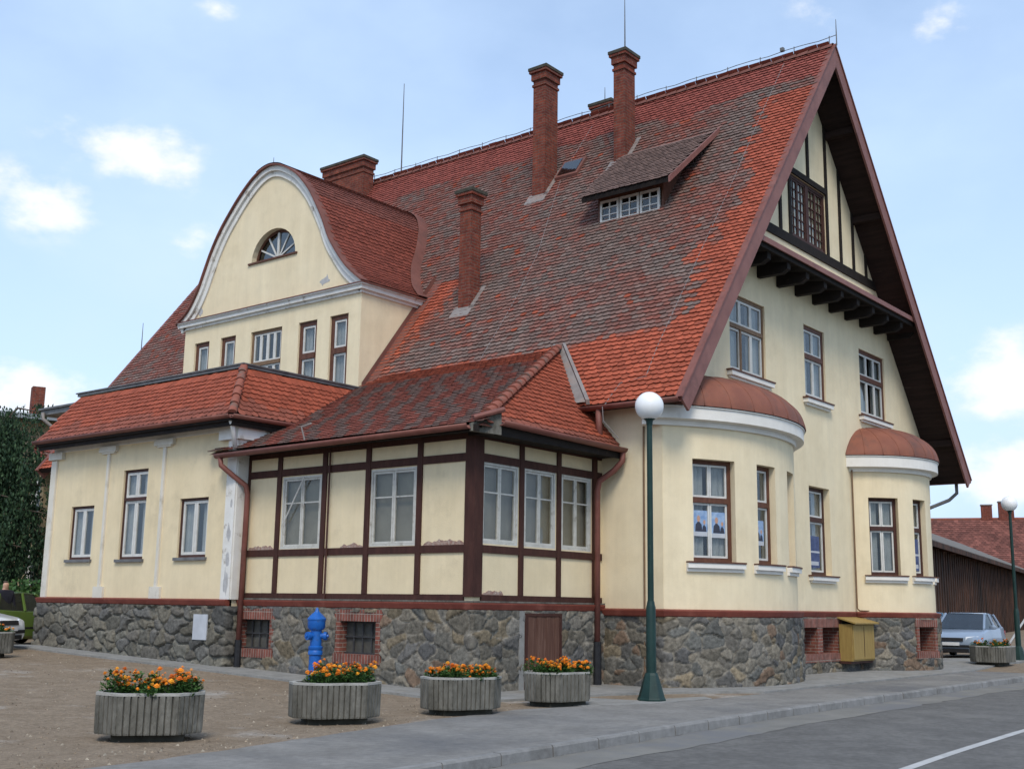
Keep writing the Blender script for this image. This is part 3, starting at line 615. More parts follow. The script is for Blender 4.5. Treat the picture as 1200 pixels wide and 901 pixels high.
# gable wall
b1c, b2c = (22.9, 15.5, 4.28), (32.3, 13.5, 2.2)
e1 = math.degrees(math.asin((b1c[1]-YG)/b1c[2])); a1 = 90-e1
B1A0, B1A1 = -41.7, math.degrees(math.acos((b1c[1]-YG)/b1c[2])); B2A = math.degrees(math.acos((b2c[1]-YG)/b2c[2]))
x_b1 = b1c[0]+b1c[2]*math.sin(R(B1A1)); x_b20 = b2c[0]-b2c[2]*math.sin(R(B2A)); x_b21 = b2c[0]+b2c[2]*math.sin(R(B2A))
top = [(x, ul(x)) for x in (20.06,)]
gw = wall_flat([(20.06, 1.3), (XR, 1.3), (XR, ur_(XR)), (30.9, 9.9), (24.0, 9.9), (20.06, ul(20.06))] if False else
               [(20.06, 5.3), (x_b1, 5.3), (x_b1, 1.36), (x_b20, 1.36), (x_b20, 5.3), (x_b21, 5.3), (x_b21, 1.36), (XR, 1.36), (XR, ur_(XR)), (33.2, ur_(33.2)), (PX+.03, ur_(PX+.03)), (PX-.03, ul(PX-.03)), (20.06, ul(20.06))],
               [(27.60, 28.85, 2.42, 4.66), (23.6, 25.4, 6.97, 8.84), (27.6, 28.87, 6.92, 8.86), (31.2, 33.06, 6.95, 8.87)], (0, YG, 0), UX, NY, .3)
gw.add([(XS, 12.28, 1.36), (XS, YH, 1.36), (XS, YH, 5.9), (XS, 12.28, 5.9)], [(0, 1, 2, 3)])
gw.add([(XS, YH, 1.36), (XS, 34.9, 1.36), (XS, 34.9, 6.0), (XS, YH, 6.0)], [(0, 1, 2, 3)])
gw.add([(XR, YG, .0), (XR, 34.9, .0), (XR, 34.9, 6.3), (XR, YG, 6.3)], [(0, 1, 2, 3)])
gw.add([(XS, 34.9, .0), (XR, 34.9, .0), (XR, 34.9, ur_(XR)), (PX, 34.9, PZ-.3), (XS, 34.9, ul(XS))], [(0, 1, 2, 3, 4)])
gw.build('wall', 'cream', HOUSE)
B1W = [(-32.7, -18.7, 2.48, 4.55), (-9.6, .2, 2.48, 4.55), (9.6, 19.4, 2.48, 4.55)]
B2W = [(-54.6, -32.6, 2.50, 4.57), (-18.6, -2.2, 2.50, 4.57), (12, 30, 2.50, 4.57)]
wb = wall_arc(*b1c, B1A0, B1A1, 1.36, 5.4, B1W, .24); wb.build('bay_wall', 'cream', HOUSE)
wb = wall_arc(*b2c, -B2A, B2A, 1.36, 5.45, B2W, .24); wb.build('bay_wall', 'cream', HOUSE)
def bay_window(c, hh, **kw):
    p0 = Vector((c[0]+c[2]*math.sin(R(hh[0])), c[1]-c[2]*math.cos(R(hh[0])), hh[2])); p1 = Vector((c[0]+c[2]*math.sin(R(hh[1])), c[1]-c[2]*math.cos(R(hh[1])), hh[2]))
    u = (p1-p0); w_ = u.length; u.normalize(); n = Vector((u.y, -u.x, 0))
    wn = window(p0+u*.004, u, n, w_-.008, hh[3]-hh[2], .15, **kw)
    # curved sill below the opening
    s = MB(); A = [hh[0]-2.2*4.28/c[2]+(hh[1]-hh[0]+4.4*4.28/c[2])*i/10 for i in range(11)]
    def ring(r0, r1, z0, z1, mi):
        V = []
        for a in A:
            for rr, z in ((r0, z0), (r1, z0), (r1, z1), (r0, z1)): V.append((c[0]+rr*math.sin(R(a)), c[1]-rr*math.cos(R(a)), z))
        F = [(4*i+k, 4*i+(k+1) % 4, 4*i+4+(k+1) % 4, 4*i+4+k) for i in range(10) for k in range(4)]+[(0, 3, 2, 1), (40, 41, 42, 43)]
        s.add(V, F, mi)
    ring(c[2]-.12, c[2]+.13, hh[2]-.03, hh[2]+.002, 1); ring(c[2]-.03, c[2]+.11, hh[2]-.13, hh[2]-.032, 0); ring(c[2]-.03, c[2]+.05, hh[2]-.2, hh[2]-.132, 0)
    s.build('sill', ['white_trim', 'frame_brown'], wn)
    return p0, u, n, w_
bw = []
bw.append(bay_window(b1c, B1W[0], cols=(1, 1), transom=1.25, fw=.085, sw=.045)); bw.append(bay_window(b1c, B1W[1], cols=(1,), transom=1.25, fw=.085, sw=.045)); bw.append(bay_window(b1c, B1W[2], cols=(1,), transom=1.25))
bw.append(bay_window(b2c, B2W[0], cols=(1, 1), transom=1.25, frame='frame_dark', fw=.085, sw=.045)); bw.append(bay_window(b2c, B2W[1], cols=(1,), transom=1.25, frame='frame_dark', fw=.085, sw=.045)); bw.append(bay_window(b2c, B2W[2], cols=(1,), transom=1.25, frame='frame_dark'))
window((27.6, YG, 2.42), UX, NY, 1.25, 2.24, .17, frame='frame_dark', cols=(1,), transom=1.42, sill=(.18, .12, .13), fw=.09)
window((23.6, YG, 6.97), UX, NY, 1.8, 1.87, .05, frame='frame_tan', cols=(1, 1, 1), upcols=(1, 1, 1), transom=1.12, sill=(.2, .14, .14), mull='brown', sw=.06)
window((27.6, YG, 6.92), UX, NY, 1.27, 1.94, .05, frame='frame_brown', cols=(1, 1), transom=1.13, sill=(.18, .14, .14), fw=.1, sw=.055)
window((31.2, YG, 6.95), UX, NY, 1.86, 1.92, .05, frame='frame_brown', cols=(1, 1, 1), transom=1.12, sill=(.18, .14, .14), fw=.1, sw=.055)
# bay cornices and copper domes
def bay_roof(c, a0, a1, z0, z1, over, rise, label):
    A = [a0+(a1-a0)*i/36 for i in range(37)]; b = MB()
    prof = [(c[2]-.02, z0-.10), (c[2]+.06, z0-.10), (c[2]+.07, z0), (c[2]+over, z0+.02), (c[2]+over, z1-.03), (c[2]+over+.03, z1-.02), (c[2]+over+.03, z1), (c[2]-.02, z1)]
    m = len(prof); V = [(c[0]+r_*math.sin(R(a)), c[1]-r_*math.cos(R(a)), z) for a in A for r_, z in prof]
    b.add(V, [(i*m+k, i*m+(k+1) % m, (i+1)*m+(k+1) % m, (i+1)*m+k) for i in range(36) for k in range(m)]+[tuple(range(m)), tuple(36*m+k for k in reversed(range(m)))])
    b.build('bay_cornice', 'white_trim', HOUSE)
    # dome: rises from the cornice edge to a vertical arch on the gable wall
    d = MB(); nr = 14; na = 36; V = []; cc = c[1]-YG
    for i in range(na+1):
        a = A[i]; ro = c[2]+over+.05; ex, ey = c[0]+ro*math.sin(R(a)), c[1]-ro*math.cos(R(a))
        xm = (c[0]+(c[2]+over)*math.sin(R(a0))+c[0]+(c[2]+over)*math.sin(R(a1)))/2
        for k in range(nr+1):
            q = k/nr; y = ey+(YG+.03-ey)*(1-math.cos(q*math.pi/2)) if ey < YG else YG+.03
            s_ = math.sin(q*math.pi/2)
            x = ex+(xm-ex)*.42*(1-math.cos(q*math.pi/2))
            env = math.sqrt(max(0, 1-((x-xm)/(ro*max(abs(math.sin(R(a0))), abs(math.sin(R(a1))))+.02))**2))
            V.append((x, y, z1+.015+rise*s_*(.12+.88*env)*(1 if ey < YG else .0)))
    d.add(V, [(i*(nr+1)+k, (i+1)*(nr+1)+k, (i+1)*(nr+1)+k+1, i*(nr+1)+k+1) for i in range(na) for k in range(nr)])
    for i in range(0, na+1, 3):
        P = [Vector(v)+Vector((0, 0, .0)) for v in V[i*(nr+1):(i+1)*(nr+1)]]; d.tube(P, .010, 4)
    o = d.build('bay_roof', 'copper_roof', HOUSE, smooth=True)
bay_roof(b1c, -47, math.degrees(math.acos((b1c[1]-YG)/(b1c[2]+.25))), 5.30, 5.58, .24, .98, '')
bb = math.degrees(math.acos((b2c[1]-YG)/(b2c[2]+.25)))
bay_roof(b2c, -bb, bb, 5.36, 5.68, .24, .98, '')
# upper half timbered gable on its bracketed ledge
hl = [(24.0, 10.3), (32.3, 10.3)]
ug = wall_flat([(EX+(9.9-EZ+t/nd[2])/MS, 9.9), (RX-(9.9-RZ+t/nr_[2])*(RX-PX)/(PZ-RZ), 9.9), (PX, PZ-t/nd[2]-.02)], [(26.83, 29.02, 11.04, 12.76)], (0, YU, 0), UX, NY, .12)
ug.build('gable_panel', 'cream', HOUSE)
def tim(lo, hi, m='timber', nm='timber_beam', bev=0): return MB().box(lo, hi).build(nm, m, HOUSE)
tim((EX+(10.8-EZ)/MS+.1, YU-.045, 10.78), (RX-(11.0-RZ)*(RX-PX)/(PZ-RZ)-.1, YU-.002, 11.03), 'dark_timber')
for x, z0, z1 in ((25.4, 11.03, 16), (26.2, 11.03, 16), (26.77, 11.03, 16), (27.93, 12.9, 16), (29.08, 11.03, 16), (29.95, 11.03, 16), (30.82, 11.03, 16), (31.7, 11.03, 16)):
    zt = min(z1, ul(x)+.05, ur_(x)+.05); tim((x-.065, YU-.04, z0), (x+.065, YU-.002, zt), 'dark_timber', 'timber_post')
tim((26.835, YU-.05, 12.76), (29.015, YU-.002, 12.92), 'dark_timber')
for k in range(2):
    window((26.83+k*1.095, YU, 11.04), UX, NY, 1.095, 1.72, .03, frame='frame_dark', sash='frame_dark', cols=(1, 1), fw=.09, sw=.045, bars=(1, 5), glass='pane_glass', curtain='folds')
lg = MB(); xl, xr = roofx(10.0)+.32, RX-(10.0-RZ)*(RX-PX)/(PZ-RZ)-.28
lg.box((xl-.1, 11.62, 9.86), (xr+.15, 11.66, 9.99)); lg.box((xl-.1, 11.66, 9.955), (xr+.15, YU-.005, 9.985)); lg.build('ledge', 'verge_board', HOUSE)
lf = MB(); lf.box((xl-.15, 11.70, 9.76), (xr+.2, 11.76, 9.952)); lf.box((xl-.15, 11.76, 9.90), (xr+.2, YG-.01, 9.95)); lf.build('ledge_fascia', 'dark_timber', HOUSE)
for i in range(11):
    x = 23.04+1.045*i
    MB().prism([(x-.085, 11.79, 9.60), (x-.085, 11.79, 9.76), (x-.085, YG, 9.895), (x-.085, YG, 9.51), (x-.085, 11.95, 9.51)], (.17, 0, 0)).build('bracket', 'dark_timber', HOUSE)
# purlins carrying the overhang
for x, z, s_ in ((29.2+.0, None, 1), (30.9, None, 1), (35.9, None, 1), (24.6, None, -1)):
    zz = (ur_(x) if s_ > 0 else ul(x)); MB().box((x-.1, YV+.1, zz-.16), (x+.1, YU if zz > 9.9 else YG, zz+.02)).build('purlin', 'soffit_board', HOUSE)

# chimneys, skylight and shed dormer -----------------------------------------
def chimney(x0, x1, y0, y1, zt, zb=None):
    zb = zb or EZ+(min(x0, 27)-EX)*MS-.3; b = MB(); 
    b.box((x0, y0, zb), (x1, y1, zt-.42)); e = .05
    b.box((x0-e*.6, y0-e*.6, zt-.62), (x1+e*.6, y1+e*.6, zt-.55)); b.box((x0-e, y0-e, zt-.42), (x1+e, y1+e, zt-.10)); b.box((x0-2*e, y0-2*e, zt-.20), (x1+2*e, y1+2*e, zt-.12))
    c = b.build('chimney', 'chimney_brick', HOUSE)
    k = MB(); k.box((x0-.12, y0-.12, zt-.12), (x1+.12, y1+.12, zt-.03)); k.box((x0-.03, y0-.03, zt-.03), (x1+.03, y1+.03, zt+.02)); k.build('cap', 'soot_cap_foot_shade', c)
    f = MB(); zr = lambda x: EZ+(x-EX)*MS+.055
    if x0 < 27:
        f.prism([(x0-.22, y0-.13, zr(x0-.22)), (x0-.22, y1+.13, zr(x0-.22)), (x0+.03, y1+.13, zr(x0+.03)), (x0+.03, y0-.13, zr(x0+.03))], (0, 0, .03))
        f.prism([(x0-.05, y0-.14, zr(x0-.05)), (x1+.1, y0-.14, zr(x1+.1)), (x1+.1, y0+.01, zr(x1+.1)), (x0-.05, y0+.01, zr(x0-.05))], (0, 0, .03))
        f.build('flashing', 'zinc', c)
    return c
chimney(22.34, 22.74, 19.53, 19.93, 12.55); chimney(25.38, 26.0, 19.42, 19.86, 17.25); chimney(25.84, 26.38, 16.95, 17.32, 17.2)
chimney(27.1, 27.6, 28.83, 30.9, 17.25); chimney(28.3, 28.9, 19.1, 19.75, 17.15, 15.5)
rod((26.1, 17.1, 17.2), 1.7, .022); rod((28.6, 19.5, 17.15), .6, .018)
sk = MB(); zr = lambda x, h: EZ+(x-EX)*MS+h
sk.prism([(25.75, 18.5, zr(25.75, .0)), (25.75, 19.3, zr(25.75, .0)), (26.25, 19.3, zr(26.25, .0)), (26.25, 18.5, zr(26.25, .0))], (-.06, 0, .12)); s_o = sk.build('skylight', 'flashing', HOUSE)
p = MB(); p.prism([(25.74, 18.58, zr(25.80, .13)), (25.74, 19.22, zr(25.80, .13)), (26.12, 19.22, zr(26.18, .13)), (26.12, 18.58, zr(26.18, .13))], (-.01, 0, .02)); p.build('pane', 'pane_dark', s_o)
# shed dormer: three small casements under a low tiled slope
SDX, SY0, SY1 = 24.0, 14.68, 16.52
zb_, zt_ = 11.33, 12.0
sd_ = MB(); sd_.box((SDX+.02, SY0-.06, 11.0), (SDX+.12, SY1+.06, 11.36)); sd_.box((SDX+.02, SY0-.06, 11.98), (SDX+.12, SY1+.06, 12.3))
for y in (SY0-.05, SY1+.05): sd_.prism([(SDX+.03, y-.03, 11.2), (25.8, y-.03, 13.6), (SDX+.03, y-.03, 12.25)], (0, .06, 0))
shed = sd_.build('shed_dormer', 'frame_brown', HOUSE)
def sub_window(org, u, n, w_, h_, par, bars=(1, 2)):
    Zv = Vector((0, 0, 1)); org = Vector(org); B = lambda b, u0, u1, z0, z1, d0, d1: b.obox(org+u*u0+Zv*z0+n*d0, u*(u1-u0), Zv*(z1-z0), n*(d1-d0))
    b = MB(); f = .06
    B(b, 0, f, 0, h_, -.05, 0); B(b, w_-f, w_, 0, h_, -.05, 0); B(b, f, w_-f, 0, f, -.05, 0); B(b, f, w_-f, h_-f, h_, -.05, 0)
    for k in range(bars[0]): x = w_*(k+1)/(bars[0]+1); B(b, x-.016, x+.016, f, h_-f, -.045, -.005)
    for k in range(bars[1]): z = h_*(k+1)/(bars[1]+1); B(b, f, w_-f, z-.014, z+.014, -.045, -.007)
    B(b, f, w_-f, f, h_-f, -.035, -.028); b.m[-6:] = [1]*6
    return b.build('casement', ['sash_white', 'pane_glass'], par)
for k in range(3): sub_window((SDX, SY1-.0-k*.615, 11.38), UY, NX, .58, .60, shed)
st_ = MB()
sx0, sx1 = 23.62, 25.95; sz0 = 12.02; sz1 = zr(25.95, .10); su = Vector((sx1-sx0, 0, sz1-sz0)); 
st_.prism([(sx0, 14.2, sz0), (sx0, 16.85, sz0), (sx1+.1, 17.25, sz1+.02), (sx1, 14.05, sz1)], (.03, 0, -.10)); st_.build('boarding', 'dark_timber', shed)
sul = su.length; sv = np.array(su)/sul; sn = np.array((-sv[2], 0, sv[0]))
tiles('tiles', (14.22, 16.95), (0, sul-.05), lambda u, v, n: np.array((sx0-.02, 0, sz0+.01))+np.outer(u, ud)+np.outer(v, sv)+np.outer(n, sn), lambda u, v: 14.2-.02*v < u < 16.9+.15*v, lambda u, v, rg: (BROWN*.6+GREY*.45)*rg.uniform(.75, 1.15), shed, seed=5)
vb = MB(); vb.prism([(sx0-.04, 14.14, sz0+.02), (sx1, 14.02, sz1+.06), (sx1, 14.02, sz1-.1), (sx0-.04, 14.14, sz0-.14)], (0, .05, 0)); vb.build('barge_board', 'verge_board', shed)

# big curved dormer ----------------------------------------------------------
XD = 20.5; kd = XD/20.1
curve = [(29.02, 9.60), (28.49, 9.95), (28.07, 10.5), (27.79, 11.06), (27.51, 11.62), (27.16, 12.16), (26.74, 12.64), (26.27, 13.1), (25.73, 13.5), (25.24, 13.68), (24.8, 13.66), (24.37, 13.49), (23.86, 13.16), (23.36, 12.64), (22.98, 12.07), (22.72, 11.62), (22.46, 11.09), (22.11, 10.60), (21.68, 10.12), (21.12, 9.68)]
curve = [(y*kd, 1.55+(z-1.55)*kd) for y, z in curve]
def cr(P, n):                              # Catmull-Rom through the outline
    out = []; P = [Vector((a, b, 0)) for a, b in P]; Q = [2*P[0]-P[1]]+P+[2*P[-1]-P[-2]]
    for i in range(1, len(Q)-2):
        for k in range(n):
            s = k/n; a, b, c, d = Q[i-1:i+3]
            v = .5*((2*b)+(c-a)*s+(2*a-5*b+4*c-d)*s*s+(3*b-a-3*c+d)*s**3); out.append((v.x, v.y))
    return out+[(P[-1].x, P[-1].y)]
cv = cr(curve, 4)
kk = lambda y, z: (y*kd, 1.55+(z-1.55)*kd)
YD1, YD0 = 28.74*kd, 21.26*kd
def dr(y, z): return (-kk(y, z)[0], kk(y, z)[1])
dh = []
for (ya, za), (yb, zb) in (((28.24, 8.97), (27.55, 7.6)), ((27.02, 8.98), (26.34, 7.6)), ((25.66, 8.96), (24.34, 6.9)), ((23.66, 8.95), (22.92, 6.95)), ((22.42, 8.95), (21.72, 6.95))):
    a, b = kk(ya, za), kk(yb, zb); dh.append((-a[0], -b[0], b[1], a[1]))
ac, ar = (24.90*kd, 1.55+(10.99-1.55)*kd), .94*kd
arch = [(-ac[0]+ar*math.cos(R(a)), ac[1]+ar*.92*math.sin(R(a))) for a in range(0, 181, 12)]
inset = [(-y, z) for y, z in cv]
dw = wall_flat([(-YD1, 6.2), (-YD0, 6.2), (-YD0, 9.7)]+[(-y, z-.03) for y, z in reversed(cv[1:-1]) if YD0 < y < YD1]+[(-YD1, 9.7)], dh+[arch], (XD, 0, 0), Vector((0, -1, 0)), NX, .26)
for y in (YD0, YD1): dw.add([(XD, y, 6.2), (24.2, y, 6.2), (24.2, y, 10.0), (XD, y, 10.0)], [(0, 1, 2, 3)])
dw.build('dormer_wall', 'cream', HOUSE)
def curve_normals(c):
    out = []
    for i in range(len(c)):
        a, b = c[max(0, i-1)], c[min(len(c)-1, i+1)]; d = Vector((b[0]-a[0], b[1]-a[1], 0)).normalized(); out.append((d.y*-1*-1, -d.x*-1*1) if False else (-d.y, d.x))
    return out
cn = curve_normals(cv)                       # points outward for a left-to-right (falling y) run? fixed below
if cn[len(cn)//2][1] < 0: cn = [(-a, -b) for a, b in cn]
def band(b, o0, o1, x0, x1, mi=0, i0=0, i1=None):
    i1 = i1 or len(cv); V = []
    for i in range(i0, i1):
        y, z = cv[i]; a, c = cn[i]
        for o, x in ((o0, x0), (o1, x0), (o1, x1), (o0, x1)): V.append((x, y+a*o, z+c*o))
    n = i1-i0; b.add(V, [(4*i+k, 4*i+(k+1) % 4, 4*i+4+(k+1) % 4, 4*i+4+k) for i in range(n-1) for k in range(4)]+[(0, 3, 2, 1), tuple(4*(n-1)+k for k in range(4))], mi)
md = MB(); band(md, -.30, -.14, XD-.05, XD+.01); band(md, -.14, .0, XD-.12, XD+.01); md.build('gable_moulding', 'worn_white', HOUSE)
cp = MB(); band(cp, .0, .045, XD-.20, XD+.08); cp.build('gable_coping', 'flashing', HOUSE)
cz = 1.55+(9.44-1.55)*kd
dc = MB()
for z0, z1, o in ((cz-.02, cz+.06, .05), (cz+.06, cz+.17, .13), (cz+.17, cz+.20, .18)):
    dc.box((XD-o, YD0-o, z0), (XD+.02, YD1+o, z1)); dc.box((XD+.02, YD0-o, z0), (roofx(z1)+.1, YD0+.01, z1)); dc.box((XD+.02, YD1-.01, z0), (roofx(z1)+.1, YD1+o, z1))
dc.build('dormer_cornice', 'worn_white', HOUSE)
dcl = MB(); dcl.box((XD-.2, YD0-.2, cz+.202), (XD+.02, YD1+.2, cz+.225)); dcl.box((XD+.02, YD0-.22, cz+.202), (roofx(cz)+.35, YD0+.02, cz+.24)); dcl.build('cornice_flashing', 'flashing', HOUSE)
for h_ in dh:
    w_ = h_[1]-h_[0]; org = (XD, -h_[0], h_[2])
    if w_ > 1.0: window(org, UY, NX, w_, h_[3]-h_[2], .05, frame='frame_tan', sash='sash_white', cols=(1, 1, 1, 1), transom=h_[3]-h_[2]-.95, upcols=(1, 1, 1, 1), fw=.08, sw=.05, name='balcony_door', curtain=None)
    elif h_[3]-h_[2] > 1.7: window(org, UY, NX, w_, h_[3]-h_[2], .06, cols=(1,), transom=1.08, fw=.12, sw=.06)
    else: window(org, UY, NX, w_, h_[3]-h_[2], .06, cols=(1,), fw=.12, sw=.06)
# lunette
ln = MB(); A_ = [R(a) for a in range(0, 181, 10)]; xg = XD+.17
def rib(b, p0, p1, w_, x0, x1, mi=0):
    d = Vector((p1[0]-p0[0], p1[1]-p0[1], 0)).normalized(); q = Vector((-d.y, d.x, 0))*w_/2
    b.prism([(x0, p0[0]+q.x, p0[1]+q.y), (x0, p1[0]+q.x, p1[1]+q.y), (x0, p1[0]-q.x, p1[1]-q.y), (x0, p0[0]-q.x, p0[1]-q.y)], (x1-x0, 0, 0), mi)
pa_ = [(ac[0]-ar*math.cos(a), ac[1]+ar*.92*math.sin(a)) for a in A_]
for p0, p1 in zip(pa_, pa_[1:]): rib(ln, p0, p1, .16, xg, xg+.06)
rib(ln, (ac[0]-ar, ac[1]+.03), (ac[0]+ar, ac[1]+.03), .1, xg-.02, xg+.06)
lun = ln.build('lunette', 'frame_brown', HOUSE)
l2 = MB()
for a in (30, 60, 120, 150): rib(l2, (ac[0]-.12*math.cos(R(a)), ac[1]+.1), (ac[0]-(ar-.06)*math.cos(R(a)), ac[1]+(ar-.06)*.92*math.sin(R(a))), .045, xg+.01, xg+.05)
rib(l2, (ac[0], ac[1]+.06), (ac[0], ac[1]+ar*.88), .08, xg, xg+.05); l2.build('glazing_bars', 'sash_white', lun)
gl = MB(); gl.prism([(xg+.035, y, z) for y, z in pa_], (.006, 0, 0)); gl.build('pane', 'pane_dark', lun)
MB().prism([(xg+.5, y, z) for y, z in pa_], (.02, 0, 0)).build('room_shade', 'black_void', lun)
MB().box((XD-.05, ac[0]-ar-.1, ac[1]-.05), (XD+.2, ac[0]+ar+.1, ac[1]+.0)).build('sill', 'frame_brown', lun)
# dormer roof: tiled along the curve, running back into the main roof
S = [0.0]
for p0, p1 in zip(cv, cv[1:]): S.append(S[-1]+math.hypot(p1[0]-p0[0], p1[1]-p0[1]))
S = np.array(S); CY = np.array([p[0] for p in cv]); CZ = np.array([p[1] for p in cv]); NYa = np.array([a[0] for a in cn]); NZa = np.array([a[1] for a in cn]); iap = int(np.argmax(CZ)); s_ap = S[iap]
def map_dr(u, v, n):                          # right flank, v from the eave up
    s = S[-1]-v; y = np.interp(s, S, CY); z = np.interp(s, S, CZ); ny_ = np.interp(s, S, NYa); nz = np.interp(s, S, NZa); return np.stack([u, y+ny_*(n+.02), z+nz*(n+.02)], 1)
def map_dl(u, v, n):
    s = v; y = np.interp(s, S, CY); z = np.interp(s, S, CZ); ny_ = np.interp(s, S, NYa); nz = np.interp(s, S, NZa); return np.stack([u, y+ny_*(n+.02), z+nz*(n+.02)], 1)
kr = lambda u, v: u < roofx(float(np.interp(S[-1]-v, S, CZ)))-.1
cd = lambda u, v, rg: (RED*.62+ORANGE*.12 if v < 3.6 else RED*.55+BROWN*.3)*rg.uniform(.8, 1.15)
tiles('dormer_tiles', (XD+.05, 28), (.0, S[-1]-s_ap-.42), map_dr, kr, cd, HOUSE, seed=11)
tiles('dormer_tiles', (XD+.05, 28), (.0, s_ap-.42), map_dl, lambda u, v: u < roofx(float(np.interp(v, S, CZ)))-.1, cd, HOUSE, seed=12, w=.34)
dk = MB(); V = []
for i in range(len(cv)): V += [(XD+.01, cv[i][0], cv[i][1]), (roofx(cv[i][1])+.35, cv[i][0], cv[i][1])]
dk.add(V, [(2*i, 2*i+1, 2*i+3, 2*i+2) for i in range(len(cv)-1)]); dk.build('dormer_boarding', 'tile_base', HOUSE)
rg_ = MB(); V = []; ids = [i for i in range(len(cv)) if abs(S[i]-s_ap) < .62]
for i in ids: V += [(XD-.2, cv[i][0]+cn[i][0]*.075, cv[i][1]+cn[i][1]*.075), (roofx(cv[i][1])+.1, cv[i][0]+cn[i][0]*.075, cv[i][1]+cn[i][1]*.075)]
rg_.add(V, [(2*i, 2*i+1, 2*i+3, 2*i+2) for i in range(len(ids)-1)]); rg_.build('dormer_ridge_flashing', 'flashing', HOUSE, smooth=True)
cl = MB(); V = []
for i in range(len(cv)):                      # sheet metal collar where dormer and roof meet
    x = roofx(cv[i][1]); a, c = cn[i]
    V += [(x-.42, cv[i][0]+a*.085, cv[i][1]+c*.085), (x-.05, cv[i][0]+a*.09, cv[i][1]+c*.09), (x+.06, cv[i][0]+a*.11, cv[i][1]+c*.02)]
cl.add(V, [(3*i+k, 3*i+3+k, 3*i+4+k, 3*i+1+k) for i in range(len(cv)-1) for k in range(2)]); cl.build('dormer_collar', 'flashing', HOUSE, smooth=True)
# flashing along the foot of the dormer side wall
fl = MB(); V = []
for x in np.linspace(20.6, 23.3, 8): z = zr(x, .075); V += [(x, YD0-.34, z), (x, YD0-.02, z), (x, YD0-.02, z+.2)]
fl.add(V, [(3*i+k, 3*i+3+k, 3*i+4+k, 3*i+1+k) for i in range(7) for k in range(2)]); fl.build('flashing', 'flashing', HOUSE)
cb = MB(); cb.box((XD-2.9, YD0-.25, 6.75), (XD+.6, YD0-.02, 6.86)); cb.build('flashing', 'flashing', HOUSE)

# wing with mansard ---------------------------------------------------------
def kw(y0, y1, z0, z1): return (-y0*K, -y1*K, 1.55+(z0-1.55)*K, 1.55+(z1-1.55)*K)
wh = [kw(26.18, 25.19, 2.49, 3.76), kw(24.05, 23.08, 2.47, 4.52), kw(21.80, 20.78, 2.48, 3.76)]
ww = wall_flat([(-YWL, 1.45), (-YWR, 1.45), (-YWR, 5.45), (-YWL, 5.45)], wh, (XW, 0, 0), Vector((0, -1, 0)), NX, .2)
ww.add([(XW, YWR, 1.45), (XS, YWR, 1.45), (XS, YWR, 5.6), (XW, YWR, 5.6)], [(0, 1, 2, 3)]); ww.add([(XW, YWL, .0), (XS, YWL, .0), (XS, YWL, 5.6), (XW, YWL, 5.6)], [(0, 1, 2, 3)])
ww.build('wing_wall', 'cream_wing', HOUSE)
for i, h_ in enumerate(wh):
    window((XW, -h_[0], h_[2]), UY, NX, h_[1]-h_[0], h_[3]-h_[2], .05, frame='frame_dark', cols=(1, 1), transom=None if i != 1 else 1.40, upcols=(1, 1), sill=None, fw=.055, sw=.065)
for h_ in wh: MB().box((XW-.06, -h_[1]-.06, h_[2]-.07), (XW+.02, -h_[0]+.06, h_[2]-.003)).build('window_ledge', 'dark_metal', HOUSE)
for y, wd in ((24.69*K, .10), (22.46*K, .10)):     # thin flat pilasters with a stepped capital and a block foot
    pl = MB(); pl.box((XW-.045, y-wd/2, 1.60), (XW+.01, y+wd/2, 5.02)); pl.box((XW-.09, y-.36, 5.06), (XW+.01, y+.36, 5.20)); pl.box((XW-.065, y-.26, 5.02), (XW+.01, y+.26, 5.06)); pl.box((XW-.06, y-.2, 1.60), (XW+.01, y+.2, 1.86)); pl.build('pilaster', 'worn_cream', HOUSE)
pl = MB(); pl.box((XW-.05, YWR-.03, 1.60), (XW+.01, YWR+.28, 5.0)); pl.box((XW-.01, YWR-.05, 1.60), (XH+.25, YWR+.01, 5.0)); pl.box((XW-.12, YWR-.12, 5.0), (XH+.6, YWR+.55, 5.32)); pl.build('pilaster', 'worn_white', HOUSE)
pl = MB(); pl.box((XW-.05, YWL-.2, 1.60), (XW+.01, YWL+.04, 5.0)); pl.box((XW-.10, YWL-.5, 5.02), (XW+.01, YWL+.12, 5.2)); pl.build('pilaster', 'worn_cream', HOUSE)
pl = MB(); pl.box((XW-.03, YWR, 5.2), (XW+.01, YWL, 5.34)); pl.build('cornice', 'white_trim', HOUSE)
# mansard faces
ml = Vector((15.30, YWL+.45, 5.48)); mr_ = Vector((15.30, 20.02, 5.48)); TL = Vector((16.3, YWL-.75+.75, 6.80)); TR = Vector((16.3, 21.0, 6.80))
TL = Vector((16.3, 27.7, 6.80)); ml = Vector((15.30, 27.88, 5.48))
bx = Vector((20.4, 20.02, 5.48)); TB = Vector((20.4, 21.0, 6.80))
mb = MB(); dz = Vector((0, 0, -.06))
mb.add([ml+dz, mr_+dz, TR+dz, TL+dz, bx+dz, TB+dz], [(0, 1, 2, 3), (1, 4, 5, 2)]); mb.build('mansard_boarding', 'tile_base', HOUSE)
slm = (Vector((16.3, 0, 6.8))-Vector((15.3, 0, 5.48))); lm = slm.length; vm_ = np.array(slm)/lm; nm_ = np.array((-vm_[2], 0, vm_[0]))
def cmans(u, v, rg):
    n = tint_noise(u, v, 1.3, 3)
    return ((ORANGE*.80 if v > .35+.25*n else ORANGE*.5+BROWN*.35))*rg.uniform(.82, 1.15)
tiles('mansard_tiles', (20.0, 27.95), (0, lm-.12), lambda u, v, n: np.array((15.3, 0, 5.48))+np.outer(u, ud)+np.outer(v, vm_)+np.outer(n, nm_), lambda u, v: 20.06+v*.59 < u < 27.85-v*.12, cmans, HOUSE, seed=21, row=.145, w=.18)
